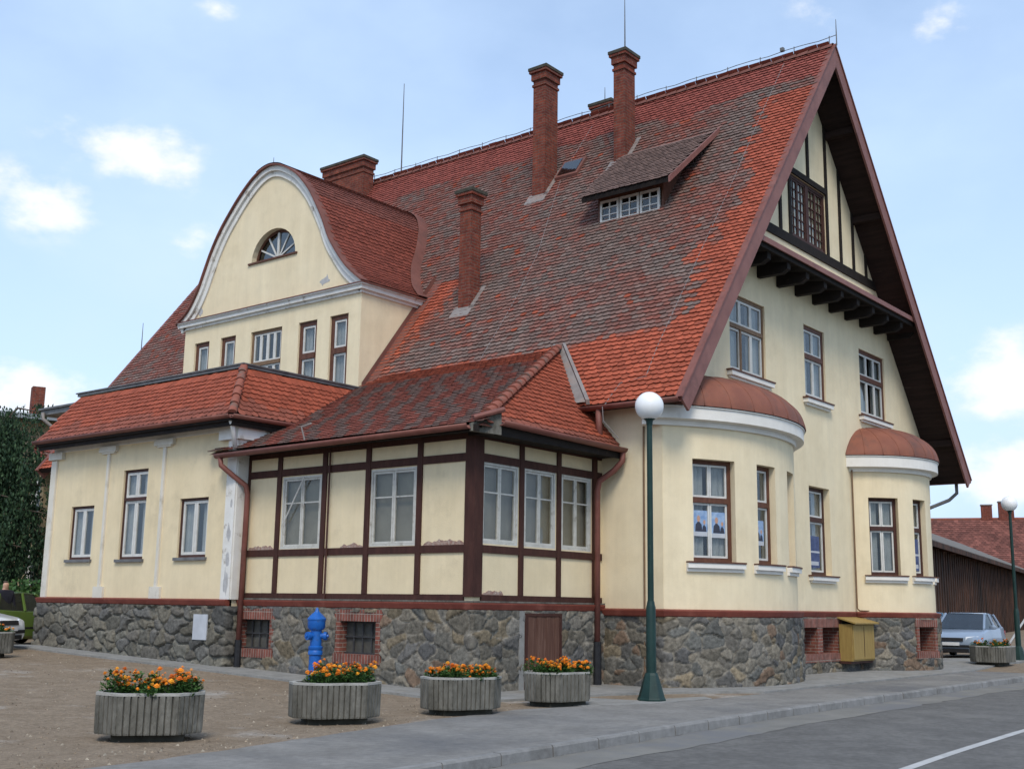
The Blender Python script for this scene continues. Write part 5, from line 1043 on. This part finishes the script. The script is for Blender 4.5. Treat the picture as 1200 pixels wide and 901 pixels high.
# ------------------------------------------------------------------ planters
def marigolds(root, loc, a, b_, z, seed, dense=1.0, hk=1.0, bl=1.0):
    rg = random.Random(seed); V = []; F = []; FV = []; FF = []; T = []
    plants = []
    for i in range(int(22*dense)):
        for _ in range(30):
            x, y = rg.uniform(-a, a)*.92, rg.uniform(-b_, b_)*.9
            if abs(x)/a+abs(y)/b_ < 1.45: break
        plants.append((x, y, rg.uniform(.11, .24)*hk, rg.uniform(.10, .19)))
    for x0, y0, ph, pr in plants:
        for i in range(190):
            q = rg.random()**.6; an = rg.uniform(0, 6.28); rr = pr*q*(1.0-.25*rg.random()); zz = z+.02+ph*(rg.random()**.7)*(1-.55*q*q); x, y = x0+rr*math.cos(an), y0+rr*math.sin(an)
            L_ = rg.uniform(.025, .065); wd = L_*.30; ti = rg.uniform(-.3, 1.0); an += rg.uniform(-.6, .6)
            d = Vector((math.cos(an)*math.cos(ti), math.sin(an)*math.cos(ti), math.sin(ti))); sd2 = Vector((-math.sin(an), math.cos(an), rg.uniform(-.5, .5))); c = Vector((loc[0]+x, loc[1]+y, zz)); k = len(V)
            V += [c-d*L_*.5, c+sd2*wd, c+d*L_*.5, c-sd2*wd]; F.append((k, k+1, k+2, k+3))
        for i in range(max(1, int(rg.uniform(1.5, 6.5)*bl))):
            an = rg.uniform(0, 6.28); q = pr*rg.uniform(0, .95); c = Vector((loc[0]+x0+q*math.cos(an), loc[1]+y0+q*math.sin(an), z+ph*rg.uniform(.72, 1.18))); rr = rg.uniform(.02, .045)
            k = len(V); V += [c+Vector((.003, 0, -.09)), c+Vector((-.003, 0, -.09)), c+Vector((-.002, 0, 0)), c+Vector((.002, 0, 0))]; F.append((k, k+1, k+2, k+3))
            tn = Vector((rg.uniform(-.6, .5), rg.uniform(-.6, .3), 1)).normalized(); t1 = tn.orthogonal().normalized(); t2 = tn.cross(t1); colr = np.array(rg.choice([(.70, .17, .006), (.75, .23, .010), (.80, .33, .02), (.60, .12, .006), (.70, .20, .008)]))*rg.uniform(.7, 1.1)
            for qq, (r2, h2) in enumerate(((1.0, 0), (.8, .35), (.45, .62))):
                k = len(FV); m = 9; off = rg.random()
                for j in range(m):
                    an = 2*math.pi*(j+off)/m; w2 = rr*r2*(1 if j % 2 else .75); FV.append(c+t1*math.cos(an)*w2+t2*math.sin(an)*w2+tn*(rr*h2)); T.append(colr*(.75+.2*qq))
                FV.append(c+tn*rr*(h2+.22)); T.append(colr*1.1)
                FF += [(k+j, k+(j+1) % m, k+m) for j in range(m)]
    b = MB(); b.add(V, F); b.build('foliage', 'marigold_leaf', root)
    o = np_mesh('blossoms', np.array([tuple(v) for v in FV]), FF, 'marigold_flower', root, np.array(T)); o['kind'] = 'stuff'
def planter(px, py, rot, label, seed, W=1.19, D=.82, H=.53, dense=1.0, hk=1.0, bl=1.0):
    z0 = zg(px, py); root = thing('planter', (px, py, z0), label, 'planter', 'concrete flower planters along the pavement')
    ch = .26; oct_ = [(-W/2+ch, -D/2), (W/2-ch, -D/2), (W/2, -D/2+ch), (W/2, D/2-ch), (W/2-ch, D/2), (-W/2+ch, D/2), (-W/2, D/2-ch), (-W/2, -D/2+ch)]
    pts = []                                    # ribbed outline
    for i in range(8):
        a, b = Vector(oct_[i]), Vector(oct_[(i+1) % 8]); L_ = (b-a).length; n = max(3, int(L_/.072)); d = (b-a)/n; nn = Vector((d.y, -d.x)).normalized()
        for k in range(n):
            for q, o in ((.0, -.024), (.12, .0), (.84, .0), (.95, -.024)): pts.append(a+d*(k+q)+nn*o)
    body = MB(); m = len(pts); V = []
    for z, s in ((.08, .975), (.10, .985), (H-.045, 1.0), (H-.03, .99)): V += [(px+p.x*s, py+p.y*s, z0+z) for p in pts]
    F = [(r*m+i, r*m+(i+1) % m, (r+1)*m+(i+1) % m, (r+1)*m+i) for r in range(3) for i in range(m)]+[tuple(reversed(range(m)))]
    body.add(V, F); body.build('tub', 'planter_concrete', root)
    rim = MB(); ob = [(px+x*1.0, py+y*1.0) for x, y in oct_]; ib = [(px+x*.88, py+y*.84) for x, y in oct_]
    V = [(x, y, z0+H-.03) for x, y in ob]+[(x, y, z0+H) for x, y in ob]+[(x, y, z0+H) for x, y in ib]+[(x, y, z0+H-.12) for x, y in ib]
    rim.add(V, [(r*8+i, r*8+(i+1) % 8, (r+1)*8+(i+1) % 8, (r+1)*8+i) for r in range(3) for i in range(8)]); rim.build('rim', 'planter_rim', root)
    so_ = MB(); so_.add([(x, y, z0+H-.07) for x, y in ib], [tuple(range(8))]); so_.build('soil', 'soil', root)
    MB().box((px-W*.33, py-D*.30, z0-.03), (px+W*.33, py+D*.30, z0+.079)).build('foot', 'soot_cap_foot_shade', root)  # recessed foot coloured dark, painting in the shade under the tub
    marigolds(root, (px, py), W*.45, D*.43, z0+H-.07, seed, dense, hk, bl)
    root.rotation_euler.z = rot
    return root
planter(8.17, 11.86, R(-38), 'grey ribbed concrete planter of orange marigolds standing alone nearest the camera on the left', 1, hk=1.22, bl=2.0)
planter(11.0, 11.84, R(-30), 'grey ribbed concrete planter of orange marigolds in front of the blue hydrant', 2, hk=1.22, bl=2.0)
planter(13.25, 11.58, R(-22), 'weathered concrete planter with low marigolds on stone blocks left of the cellar door', 3, hk=.95, bl=1.8)
planter(15.52, 11.50, R(-12), 'weathered concrete planter of marigolds in front of the wooden cellar door', 4, W=1.16, hk=1.1, bl=1.9)
planter(35.3, 10.66, R(0), 'low concrete planter of faded flowers in front of the silver car', 5, W=1.5, D=1.0, dense=.7)
planter(12.75, 24.7, R(-40), 'concrete planter at the left edge in front of the white car', 6, dense=.5)

# ------------------------------------------------------------------ street lamps
def lamp(x, y, label, hs=1.0):
    z0 = zg(x, y)+.01; r = thing('street_lamp', (x, y, z0), label, 'street lamp', 'globe street lamps')
    b = MB(); b.lathe((x, y, z0), [(.0, 0), (.245, 0), (.245, .03), (.23, .05), (.12, .42), (.10, .46), (.0, .46)], 8, a0=R(22.5)); b.build('base', 'lamp_green', r)
    b = MB(); b.lathe((x, y, z0), [(.0, .44), (.088, .44), (.083, 1.55), (.07, 1.60), (.06, 1.66), (.0, 1.66)], 14); b.lathe((x, y, z0), [(0, 1.6), (.054, 1.6), (.048, 4.78), (0, 4.78)], 12); b.build('post', 'lamp_green', r, smooth='auto')
    b = MB(); b.lathe((x, y, z0), [(.0, 4.72), (.055, 4.72), (.065, 4.80), (.11, 4.83), (.12, 4.86), (.0, 4.86)], 14); b.build('collar', 'lamp_green', r, smooth='auto')
    b = MB(); b.lathe((x, y, z0+5.06), [(.255*math.sin(R(t_)), -.255*math.cos(R(t_))) for t_ in range(4, 180, 8)], 28); b.build('globe', 'lamp_globe', r, smooth=True)
    r.scale = (hs,)*3
lamp(17.38, 10.90, 'tall dark green street lamp with white globe in front of the near bay')
lamp(38.35, 10.80, 'distant green street lamp with white globe in front of the brown barn', .95)

# ------------------------------------------------------------------ hydrant
hx, hy = 15.12, 16.86; hz0 = zg(hx, hy); hyd = thing('fire_hydrant', (hx, hy, hz0), 'bright blue fire hydrant standing against the stone plinth', 'fire hydrant')
b = MB(); b.lathe((hx, hy, hz0), [(0, 0), (.15, 0), (.15, .05), (.115, .07), (.112, .50), (.135, .52), (.135, .58), (.12, .60), (.135, .62), (.135, .66), (.11, .68), (.105, .98), (0, .98)], 18); b.build('barrel', 'hydrant_blue', hyd, smooth='auto')
b = MB(); b.lathe((hx, hy, hz0), [(0, .96), (.13, .97), (.165, 1.02), (.165, 1.14), (.175, 1.15), (.175, 1.18), (.12, 1.24), (.075, 1.28), (.07, 1.28), (.035, 1.32), (.03, 1.35), (.012, 1.38), (0, 1.38)], 18); b.build('bonnet', 'hydrant_blue', hyd, smooth='auto')
vd_ = Vector((-hx, -hy, 0)).normalized(); sdv = Vector((-vd_.y, vd_.x, 0))
for dv, z, rr in ((-sdv*.8+vd_*.6, .86, .072), (sdv*.9+vd_*.25, .86, .072), (sdv*.55+vd_*.8, .22, .095)):
    dv = dv.normalized(); c = Vector((hx, hy, hz0+z)); b = MB(); b.tube([c+dv*.08, c+dv*.15, c+dv*.155, c+dv*.21], [rr*.75, rr*.75, rr*1.1, rr*1.05], 12); b.tube([c+dv*.21, c+dv*.24], [rr*.4, rr*.35], 8); b.build('outlet', 'hydrant_blue', hyd, smooth='auto')

# ------------------------------------------------------------------ cars
def car(x, y, rot, paint, label, scale=1.0, hatch=True, oldie=False):
    z0 = zg(x, y); root = thing('parked_car', (x, y, z0), label, 'car', 'parked cars'); L_, W_ = 4.4, 1.72
    # profile stations: (s along length from nose, lower z, belt z, half width lower, half width belt)
    st = [(0, .34, .56, .60, .56), (.05, .22, .66, .74, .70), (.25, .19, .72, .83, .80), (.9, .19, .84, .86, .84), (1.35, .19, .92, .86, .84), (2.2, .19, .94, .86, .84), (3.2, .19, .97, .86, .83), (3.9, .21, 1.0, .84, .80), (4.25, .25, .98, .78, .72), (4.4, .36, .88, .66, .62)]
    P = lambda s, l, z: (x+s-2.2, y+l, z0+z); b = MB(); V = []; m = 10
    for s, zl, zb, wl, wb_ in st:
        zm = zl+(zb-zl)*.45
        ring = [(-wl*.9, zl), (-wl, zl+.08), (-wl*1.02, zm), (-wb_, zb-.04), (-wb_*.9, zb), (wb_*.9, zb), (wb_, zb-.04), (wl*1.02, zm), (wl, zl+.08), (wl*.9, zl)]
        V += [P(s, l, z) for l, z in ring]
    F = [(i*m+k, (i+1)*m+k, (i+1)*m+(k+1) % m, i*m+(k+1) % m) for i in range(len(st)-1) for k in range(m)]+[tuple(range(m)), tuple((len(st)-1)*m+k for k in reversed(range(m)))]
    b.add(V, F); body = b.build('body', paint, root, smooth='auto')
    gs = [(1.28, .93, .74, .72), (2.02, 1.40, .60, .80), (2.5, 1.43, .60, .80), (3.25, 1.40, .58, .79), (3.7, 1.24, .56, .77), (4.15, .99, .62, .70)] if hatch else [(1.28, .93, .74, .72), (2.0, 1.40, .60, .8), (3.0, 1.40, .58, .8), (3.75, .99, .6, .7)]
    g_ = MB(); V = []
    for s, zt, wt, wbt in gs: V += [P(s, -wbt, .93), P(s, -wt, zt), P(s, wt, zt), P(s, wbt, .93)]
    n = len(gs); g_.add(V, [(4*i+k, 4*i+4+k, 4*i+5+k, 4*i+1+k) for i in range(n-1) for k in range(3)]+[(0, 1, 2, 3), tuple(4*(n-1)+k for k in (3, 2, 1, 0))]); g_.build('glass', 'car_glass', root)
    rf = MB(); V = []
    rs = gs[1:-1]
    for s, zt, wt, wbt in rs: V += [P(s, -wt-.02, zt-.02), P(s, -wt+.05, zt+.012), P(s, wt-.05, zt+.012), P(s, wt+.02, zt-.02)]
    rf.add(V, [(4*i+k, 4*i+4+k, 4*i+5+k, 4*i+1+k) for i in range(len(rs)-1) for k in range(3)])
    for sg_ in (-1, 1):                          # pillars
        for (s0, z0_, w0), (s1, z1_, w1) in (((gs[0][0], .93, .73), (gs[1][0], gs[1][1], gs[1][2]+.01)), ((2.55, .93, .81), (2.5, 1.41, .61)), ((gs[-1][0], gs[-1][1], .64), (gs[-2][0], gs[-2][1], gs[-2][2]+.01)), ((3.55, .95, .79), (gs[-3][0]+.1, 1.38, .60))):
            rf.tube([P(s0, sg_*w0, z0_), P(s1, sg_*w1, z1_)], .04, 6)
    rf.build('roof', paint, root, smooth='auto')
    inn = MB(); inn.box(P(1.7, -.6, .5), P(3.9, .6, .90)); 
    for s in (2.15, 3.1):
        for l in (-.36, .36): inn.box(P(s, l-.22, .6), P(s+.12, l+.22, 1.18))
    inn.build('interior', 'plastic_black', root)
    for sg_ in (-1, 1):
        for s in (.82, 3.45):
            w = MB(); c0 = Vector(P(s, sg_*.70, .30)); w.tube([c0, c0+Vector((0, sg_*.17, 0))], .30, 20); wh_ = w.build('wheel', 'rubber', root, smooth='auto'); w = MB(); w.tube([c0+Vector((0, sg_*.165, 0)), c0+Vector((0, sg_*.178, 0))], [.19, .17], 14); w.build('rim', 'chrome', wh_)
        h_ = MB(); V = [P(-.0+.05, sg_*.42, .52), P(.22, sg_*.76, .54), P(.30, sg_*.77, .70), P(.07, sg_*.44, .68)]; h_.prism(V, (-.045, 0, .012)); h_.build('headlight', 'headlight_glass', root)
        t_ = MB(); t_.box(P(4.28, sg_*.66-.1, .68), P(4.40, sg_*.66+.1, .86)); t_.build('tail_light', 'red_paint', root)
        mi_ = MB(); c0 = P(1.62, sg_*.94, .98); mi_.lathe(c0, [(0, -.07), (.07, -.06), (.09, 0), (.07, .06), (0, .07)], 8, sx=.7, sy=1.3); mi_.build('mirror', paint, root, smooth='auto')
    g2 = MB(); g2.prism([P(.0, -.36, .55), P(.0, .36, .55), P(.02, .36, .655), P(.02, -.36, .655)], (-.03, 0, 0)); g2.build('grille', 'plastic_black', root)
    bp_ = MB(); bp_.box(P(-.05, -.60, .36), P(.08, .60, .44)); bp_.box(P(-.03, -.52, .22), P(.06, .52, .32)); bp_.build('bumper_strip', 'plastic_black', root)
    pl_ = MB(); pl_.box(P(-.075, -.26, .42), P(-.055, .26, .52)); pl_.build('number_plate', 'plate_white', root)
    sk_ = MB()
    for l in (-.87, .87): sk_.box(P(1.2, l-.008, .46), P(3.1, l+.008, .51))
    sk_.build('side_trim', 'plastic_black', root)
    root.rotation_euler.z = rot; root.scale = (scale,)*3
    return root
car(40.3, 12.95, R(5), 'silver_paint', 'silver blue hatchback parked facing the camera before the brown barn')
car(43.6, 15.6, R(5), 'blue_paint', 'dark blue car mostly hidden behind the house corner and silver hatchback')
car(13.02, 28.15, R(120), 'white_paint', 'white car parked nose out at the left edge behind a planter')
car(17.0, 31.6, R(-160), 'green_paint', 'olive green car parked sideways just beyond the wing corner')
car(19.2, 37.5, R(15), 'pale_blue_paint', 'pale blue car roof showing beyond the olive green car', hatch=False)
car(22.2, 39.2, R(15), 'red_paint', 'red car glimpsed behind the olive green car by the wing corner')

# ------------------------------------------------------------------ person
def skin(name, verts, edges, radii, mat, parent, rootv=0, sub=2):
    me = bpy.data.meshes.new(name); off = OFF[parent]; me.from_pydata([tuple(Vector(v)-off) for v in verts], edges, []); me.materials.append(MATS[mat]); o = bpy.data.objects.new(name, me); col.objects.link(o); o.parent = parent
    md_ = o.modifiers.new('skin', 'SKIN'); md_.use_smooth_shade = True
    for i, r in enumerate(radii): me.skin_vertices[0].data[i].radius = (r, r)if not isinstance(r, tuple) else r
    me.skin_vertices[0].data[rootv].use_root = True; s = o.modifiers.new('sub', 'SUBSURF'); s.levels = sub; s.render_levels = sub; return o
pxp, pyp = 16.35, 30.75; zp = zg(pxp, pyp); man = thing('person', (pxp, pyp, zp), 'person in dark jacket standing by the cars at the left edge, seen from behind', 'person')
T_ = lambda a, b, c: (pxp+a, pyp+b, zp+c)
bv = [T_(0, 0, .95), T_(0, 0, 1.15), T_(0, .01, 1.36), T_(0, .01, 1.50), T_(0, .0, 1.60), T_(0, -.01, 1.70), T_(-.18, 0, 1.42), T_(-.25, 0, 1.15), T_(-.24, -.06, .92), T_(-.24, -.08, .84), T_(.18, 0, 1.42), T_(.25, 0, 1.15), T_(.24, -.06, .92), T_(.24, -.08, .84), T_(-.1, 0, .88), T_(-.11, 0, .5), T_(-.11, .02, .09), T_(-.12, -.13, .05), T_(.1, 0, .88), T_(.11, 0, .5), T_(.11, .02, .09), T_(.12, -.13, .05)]
be = [(0, 1), (1, 2), (2, 3), (3, 4), (4, 5), (2, 6), (6, 7), (7, 8), (8, 9), (2, 10), (10, 11), (11, 12), (12, 13), (0, 14), (14, 15), (15, 16), (16, 17), (0, 18), (18, 19), (19, 20), (20, 21)]
skin('body', bv, be, [(.15, .11), (.14, .10), (.17, .11), .06, .09, .075, .06, .045, .035, .035, .06, .045, .035, .035, .085, .06, .045, .04, .085, .06, .045, .04], 'skin', man)
skin('jacket', [bv[i] for i in (0, 1, 2, 3, 6, 7, 8, 10, 11, 12)], [(0, 1), (1, 2), (2, 3), (2, 4), (4, 5), (5, 6), (2, 7), (7, 8), (8, 9)], [(.19, .14), (.18, .135), (.20, .14), .075, .085, .07, .06, .085, .07, .06], 'jacket', man, 1)
skin('trousers', [bv[i] for i in (0, 14, 15, 16, 18, 19, 20)], [(0, 1), (1, 2), (2, 3), (0, 4), (4, 5), (5, 6)], [(.17, .12), .105, .08, .07, .105, .08, .07], 'trousers', man)
skin('hair', [T_(0, .03, 1.66), T_(0, .0, 1.735)], [(0, 1)], [.08, .07], 'hair', man)

# ------------------------------------------------------------------ vegetation
def leaf_cloud(name, parent, gen, n, L_, w_, tints, seed, droop=False):
    rg = random.Random(seed); V = np.zeros((n*4, 3)); T = np.zeros((n*4, 3)); F = []
    for i in range(n):
        c, d = gen(rg); l = rg.uniform(*L_); wd = rg.uniform(*w_); d = d.normalized(); s = d.cross(Vector((rg.uniform(-1, 1), rg.uniform(-1, 1), rg.uniform(-.4, .4)))).normalized()
        for k, p in enumerate((c-d*l*.5, c+s*wd, c+d*l*.5, c-s*wd)): V[4*i+k] = p
        T[4*i:4*i+4] = np.array(rg.choice(tints))*rg.uniform(.7, 1.3); F.append((4*i, 4*i+1, 4*i+2, 4*i+3))
    return np_mesh(name, V, F, 'leaf', parent, T)
def weeping_tree(x, y, h, rad, label, seed, tints, n=11000):
    z0 = zg(x, y); r = thing('tree', (x, y, z0), label, 'tree', 'trees behind the yard'); rg = random.Random(seed)
    b = MB(); b.tube([(x, y, z0-.1), (x+.1, y, z0+h*.3), (x-.1, y+.1, z0+h*.6), (x, y, z0+h*.92)], [.28, .22, .14, .03], 9); 
    limbs = []
    for i in range(40):
        a = i*2.4; zz = z0+h*(.24+.68*(i/40)); rr = rad*(1-.55*(i/40))*rg.uniform(.75, 1.05); tip = Vector((x+math.cos(a)*rr, y+math.sin(a)*rr, zz+.35*rr)); mid = Vector((x+math.cos(a)*rr*.5, y+math.sin(a)*rr*.5, zz+.42*rr)); limbs.append((Vector((x, y, zz-.3)), mid, tip)); b.tube([limbs[-1][0], mid, tip], [.07, .045, .015], 5)
    b.build('trunk', 'bark', r)
    strands = []
    for l in limbs:
        for k in range(9):
            q = rg.uniform(.25, 1.0); p = l[0].lerp(l[1], q*2) if q < .5 else l[1].lerp(l[2], q*2-1); p = p+Vector((rg.gauss(0, .25), rg.gauss(0, .25), rg.gauss(0, .15))); strands.append((p, rg.uniform(.8, 2.6)))
    def gen(g):
        p, L_ = g.choice(strands); q = g.random(); return p+Vector((g.gauss(0, .11+.06*q), g.gauss(0, .11+.06*q), -L_*q)), Vector((g.gauss(0, .35), g.gauss(0, .35), -1))
    leaf_cloud('crown', r, gen, n, (.09, .19), (.022, .045), tints, seed+1)
DK = [(.022, .050, .024), (.030, .064, .028), (.018, .042, .022), (.040, .075, .032)]
weeping_tree(20.0, 39.3, 8.1, 2.7, 'dark drooping green tree beside the wing corner, hiding the neighbour house', 41, DK, 42000)
weeping_tree(17.0, 43.0, 8.8, 3.2, 'dark green tree further left, cut by the edge of the photo', 43, DK, 24000)
def shrub(x, y, r_, h, label, seed, tints, n=1800):
    z0 = zg(x, y); r = thing('shrub', (x, y, z0), label, 'shrub', 'shrubs behind the parked cars'); b = MB(); rg = random.Random(seed)
    for i in range(9): a = i*.7; b.tube([(x, y, z0-.05), (x+math.cos(a)*r_*.6, y+math.sin(a)*r_*.6, z0+h*.75)], [.03, .01], 5)
    b.build('stems', 'bark', r)
    def gen(g):
        while True:
            p = Vector((g.uniform(-1, 1), g.uniform(-1, 1), g.uniform(0, 1)))
            if .35 < p.length < 1: break
        return Vector((x+p.x*r_, y+p.y*r_, z0+.1+p.z*h)), Vector((g.uniform(-1, 1), g.uniform(-1, 1), g.uniform(-.4, .6)))
    leaf_cloud('foliage', r, gen, n, (.12, .24), (.04, .08), tints, seed)
MG = [(.045, .10, .03), (.06, .125, .035), (.035, .085, .028)]
shrub(20.2, 36.8, 1.3, 1.9, 'bright green shrub behind the olive car beside the wing corner', 51, MG)
shrub(18.2, 37.6, 1.4, 1.8, 'green shrub under the drooping tree at the left edge', 52, MG)

# ------------------------------------------------------------------ neighbouring buildings
def simple_tiles(b, a, u, v, nu, nv): pass
nh = thing('neighbour_house', (28, 62, 0), 'tall ochre house with grey metal roof behind the trees on the left', 'house')
def frame2(o, ang): c, s = math.cos(ang), math.sin(ang); return lambda a, b, z: (o[0]+a*c-b*s, o[1]+a*s+b*c, z)
f2 = frame2((22.5, 56.5), R(-20))
b = MB(); V = [f2(a, c, z) for z in (0, 10.2) for a, c in ((0, 0), (12, 0), (12, 10), (0, 10))]; b.add(V, [(0, 1, 5, 4), (1, 2, 6, 5), (2, 3, 7, 6), (3, 0, 4, 7)]); b.build('wall', 'old_house_wall', nh)
b = MB(); b.prism([f2(-1, -1.2, 10.35), f2(-1, 5, 11.1), f2(-1, 11.2, 10.35), f2(-1, 11.2, 10.1), f2(-1, 5, 10.85), f2(-1, -1.2, 10.1)], Vector(f2(13, 0, 0))-Vector(f2(-1, 0, 0))); nr = b.build('roof', 'metal_roof', nh)
b = MB(); b.add([f2(a, c, z) for z in (10.2, 12.0) for a, c in ((7.2, .6), (7.8, .6), (7.8, 1.2), (7.2, 1.2))], [(0, 1, 5, 4), (1, 2, 6, 5), (2, 3, 7, 6), (3, 0, 4, 7), (4, 5, 6, 7)]); b.build('chimney', 'chimney_brick', nr)
for a in (1.5, 4.5, 7.5):
    for z in (2.2, 5.6): w = MB(); w.box(f2(a, -.06, z), f2(a+1.3, .05, z+1.7)); wo = w.build('window', 'sash_white', nh); w = MB(); w.box(f2(a+.1, -.08, z+.1), f2(a+1.2, -.055, z+1.6)); w.build('pane', 'pane_dark', wo)
for c in (1.5, 5): 
    for z in (2.2, 5.6): w = MB(); w.box(f2(-.06, c, z), f2(.05, c+1.3, z+1.7)); wo = w.build('window', 'sash_white', nh); w = MB(); w.box(f2(-.08, c+.1, z+.1), f2(-.055, c+1.2, z+1.6)); w.build('pane', 'pane_dark', wo)
pr = thing('porch', (25.5, 41.6, 0), 'red tiled lean-to porch showing beyond the wing, left of its drainpipe', 'porch')
MB().box((22.9, 41.0, 0), (28.5, 41.2, 6.4)).build('wall', 'old_house_wall', pr)
MB().prism([(22.4, 40.4, 6.45), (29, 40.4, 6.45), (29, 41.9, 7.4), (22.7, 41.9, 7.4)], (0, 0, -.08)).build('boarding', 'frame_brown', pr)
pv = np.array((0, 1.5, .95)); pl__ = np.linalg.norm(pv); pv /= pl__
tiles('tiles', (22.4, 29), (0, pl__), lambda u, v, n: np.array((0, 40.4, 6.47))+np.outer(u, ux_)+np.outer(v, pv)+np.outer(n, np.array((0, -pv[2], pv[1]))), lambda u, v: u > 22.45+v*.2, lambda u, v, rg: (RED*.8 if rg.random() < .8 else BROWN)*rg.uniform(.7, 1.15), pr, w=.22, row=.3, seed=61, th=2)
MB().gutter((22.4, 40.32, 6.42), (29, 40.32, 6.42), .1).build('gutter', 'gutter_brown', pr)
# barn
bn = thing('barn', (55, 21, 0), 'weathered dark brown timber barn with grey lean-to roof on the right', 'barn')
o_ = Vector((36.5, 15.9, 0)); ua = Vector((.985, .172, 0)); va = Vector((-.172, .985, 0)); Lb = 62; EH = 4.62
b = MB(); n = int(Lb/.24)
for i in range(n):
    s = i*.24; jz = .03*mnoise.noise((i*3.1, 0, 0)); b.obox(o_+ua*s+va*(.02*((i*7) % 3))+Vector((0, 0, -.1)), ua*.225, va*.04, Vector((0, 0, EH+.1+jz)))
b.obox(o_+va*6.0+Vector((0, 0, -.1)), ua*Lb, va*.1, Vector((0, 0, 6.6))); b.obox(o_+va*.05+Vector((0, 0, -.1)), ua*.1, va*6, Vector((0, 0, 4.6))); b.obox(o_+va*.1+Vector((0, 0, -.1)), ua*Lb, va*.05, Vector((0, 0, 4.6)))
b.build('wall', 'barn_board', bn)
b = MB(); p = o_-va*.55-ua*.7+Vector((0, 0, EH-.02)); b.prism([p, p+ua*(Lb+1), p+ua*(Lb+1)+va*5.2+Vector((0, 0, 2.3)), p+va*5.2+Vector((0, 0, 2.3))], (0, 0, .13)); br_ = b.build('roof', 'barn_roof', bn)
b = MB(); b.obox(p+Vector((0, 0, -.16))-va*.03, ua*(Lb+1), va*.03, Vector((0, 0, .24))); b.build('fascia', 'barn_board', br_)
for k in range(23): b = MB(); b.obox(o_+ua*(.6+k*2.6)-va*.5+Vector((0, 0, EH-.17)), ua*.16, va*.6, Vector((0, 0, .14))); b.build('rafter_end', 'barn_board', br_)
rh = thing('red_roof_house', (120, 36, 0), 'long building with red tiled roof and two chimneys behind the barn', 'house')
ru, rw = Vector((.35, -.937, 0)), Vector((.937, .35, 0)); ro_ = Vector((117.8, 41.7, 0))-ru*14-rw*6
b = MB(); b.obox(ro_+rw*.5, ru*50, rw*11, Vector((0, 0, 7.1))); b.build('wall', 'old_house_wall', rh)
p = ro_-rw*4.5+Vector((0, 0, 4.23)); rv = rw*10.5+Vector((0, 0, 6.47)); rl = rv.length
b = MB(); b.prism([p, p+ru*50, p+ru*50+rv, p+rv], (0, 0, -.12)); p2 = ro_+rw*12+Vector((0, 0, 7.0)); rv2 = -rw*6+Vector((0, 0, 3.7)); b.prism([p2, p2+ru*50, p2+ru*50+rv2, p2+rv2], (0, 0, -.12)); b.build('boarding', 'tile_base', rh)
uu_ = np.array(ru); vv_ = np.array(rv)/rl; nn_ = np.cross(uu_, vv_)
tiles('roof_tiles', (0, 50), (0, rl), lambda u, v, n: np.array(p)+np.outer(u, uu_)+np.outer(v, vv_)+np.outer(n, nn_), lambda u, v: True, lambda u, v, rg: (RED*.38+BROWN*.5)*rg.uniform(.6, 1.2)*(1+.3*tint_noise(u, v, .4, 3)), rh, w=.4, row=.4, seed=71, th=1.6)
rcp = MB(); rcp.tube([p+rv+ru*i for i in range(0, 51)], .16, 6); rcp.build('ridge_tiles', 'hip_tile', rh)
pk = p+rv
for q, w_, h_ in ((19.6, 1.0, 1.35), (21.2, 1.4, 1.65)):
    c = pk+ru*q-rw*.3; b = MB(); b.obox(c+Vector((0, 0, -.6)), ru*w_, rw*.8, Vector((0, 0, .6+h_))); co = b.build('chimney', 'chimney_brick', rh); b = MB(); b.obox(c+Vector((0, 0, h_+.002))-ru*.06-rw*.06, ru*(w_+.12), rw*.92, Vector((0, 0, .1))); b.build('cap', 'concrete', co)
# ramp handrail by the far lamp
b = MB(); b.tube([(39.6, 11.6, .35), (40.3, 11.35, 1.0), (41.4, 11.0, 1.95)], .035, 6); b.tube([(39.6, 11.6, .38), (39.6, 11.6, -.05)], .03, 6); b.tube([(41.0, 11.13, 1.6), (41.0, 11.13, -.05)], .03, 6); tag(b.build('handrail', 'rail_metal'), 'pale sloping handrail beside the distant green lamp', 'handrail')
b = MB(); b.tube([(41.4, 15.4, 0), (41.4, 15.4, 2.1)], .07, 8); tag(b.build('fence_post', 'concrete'), 'short pale post standing behind the silver hatchback', 'post')
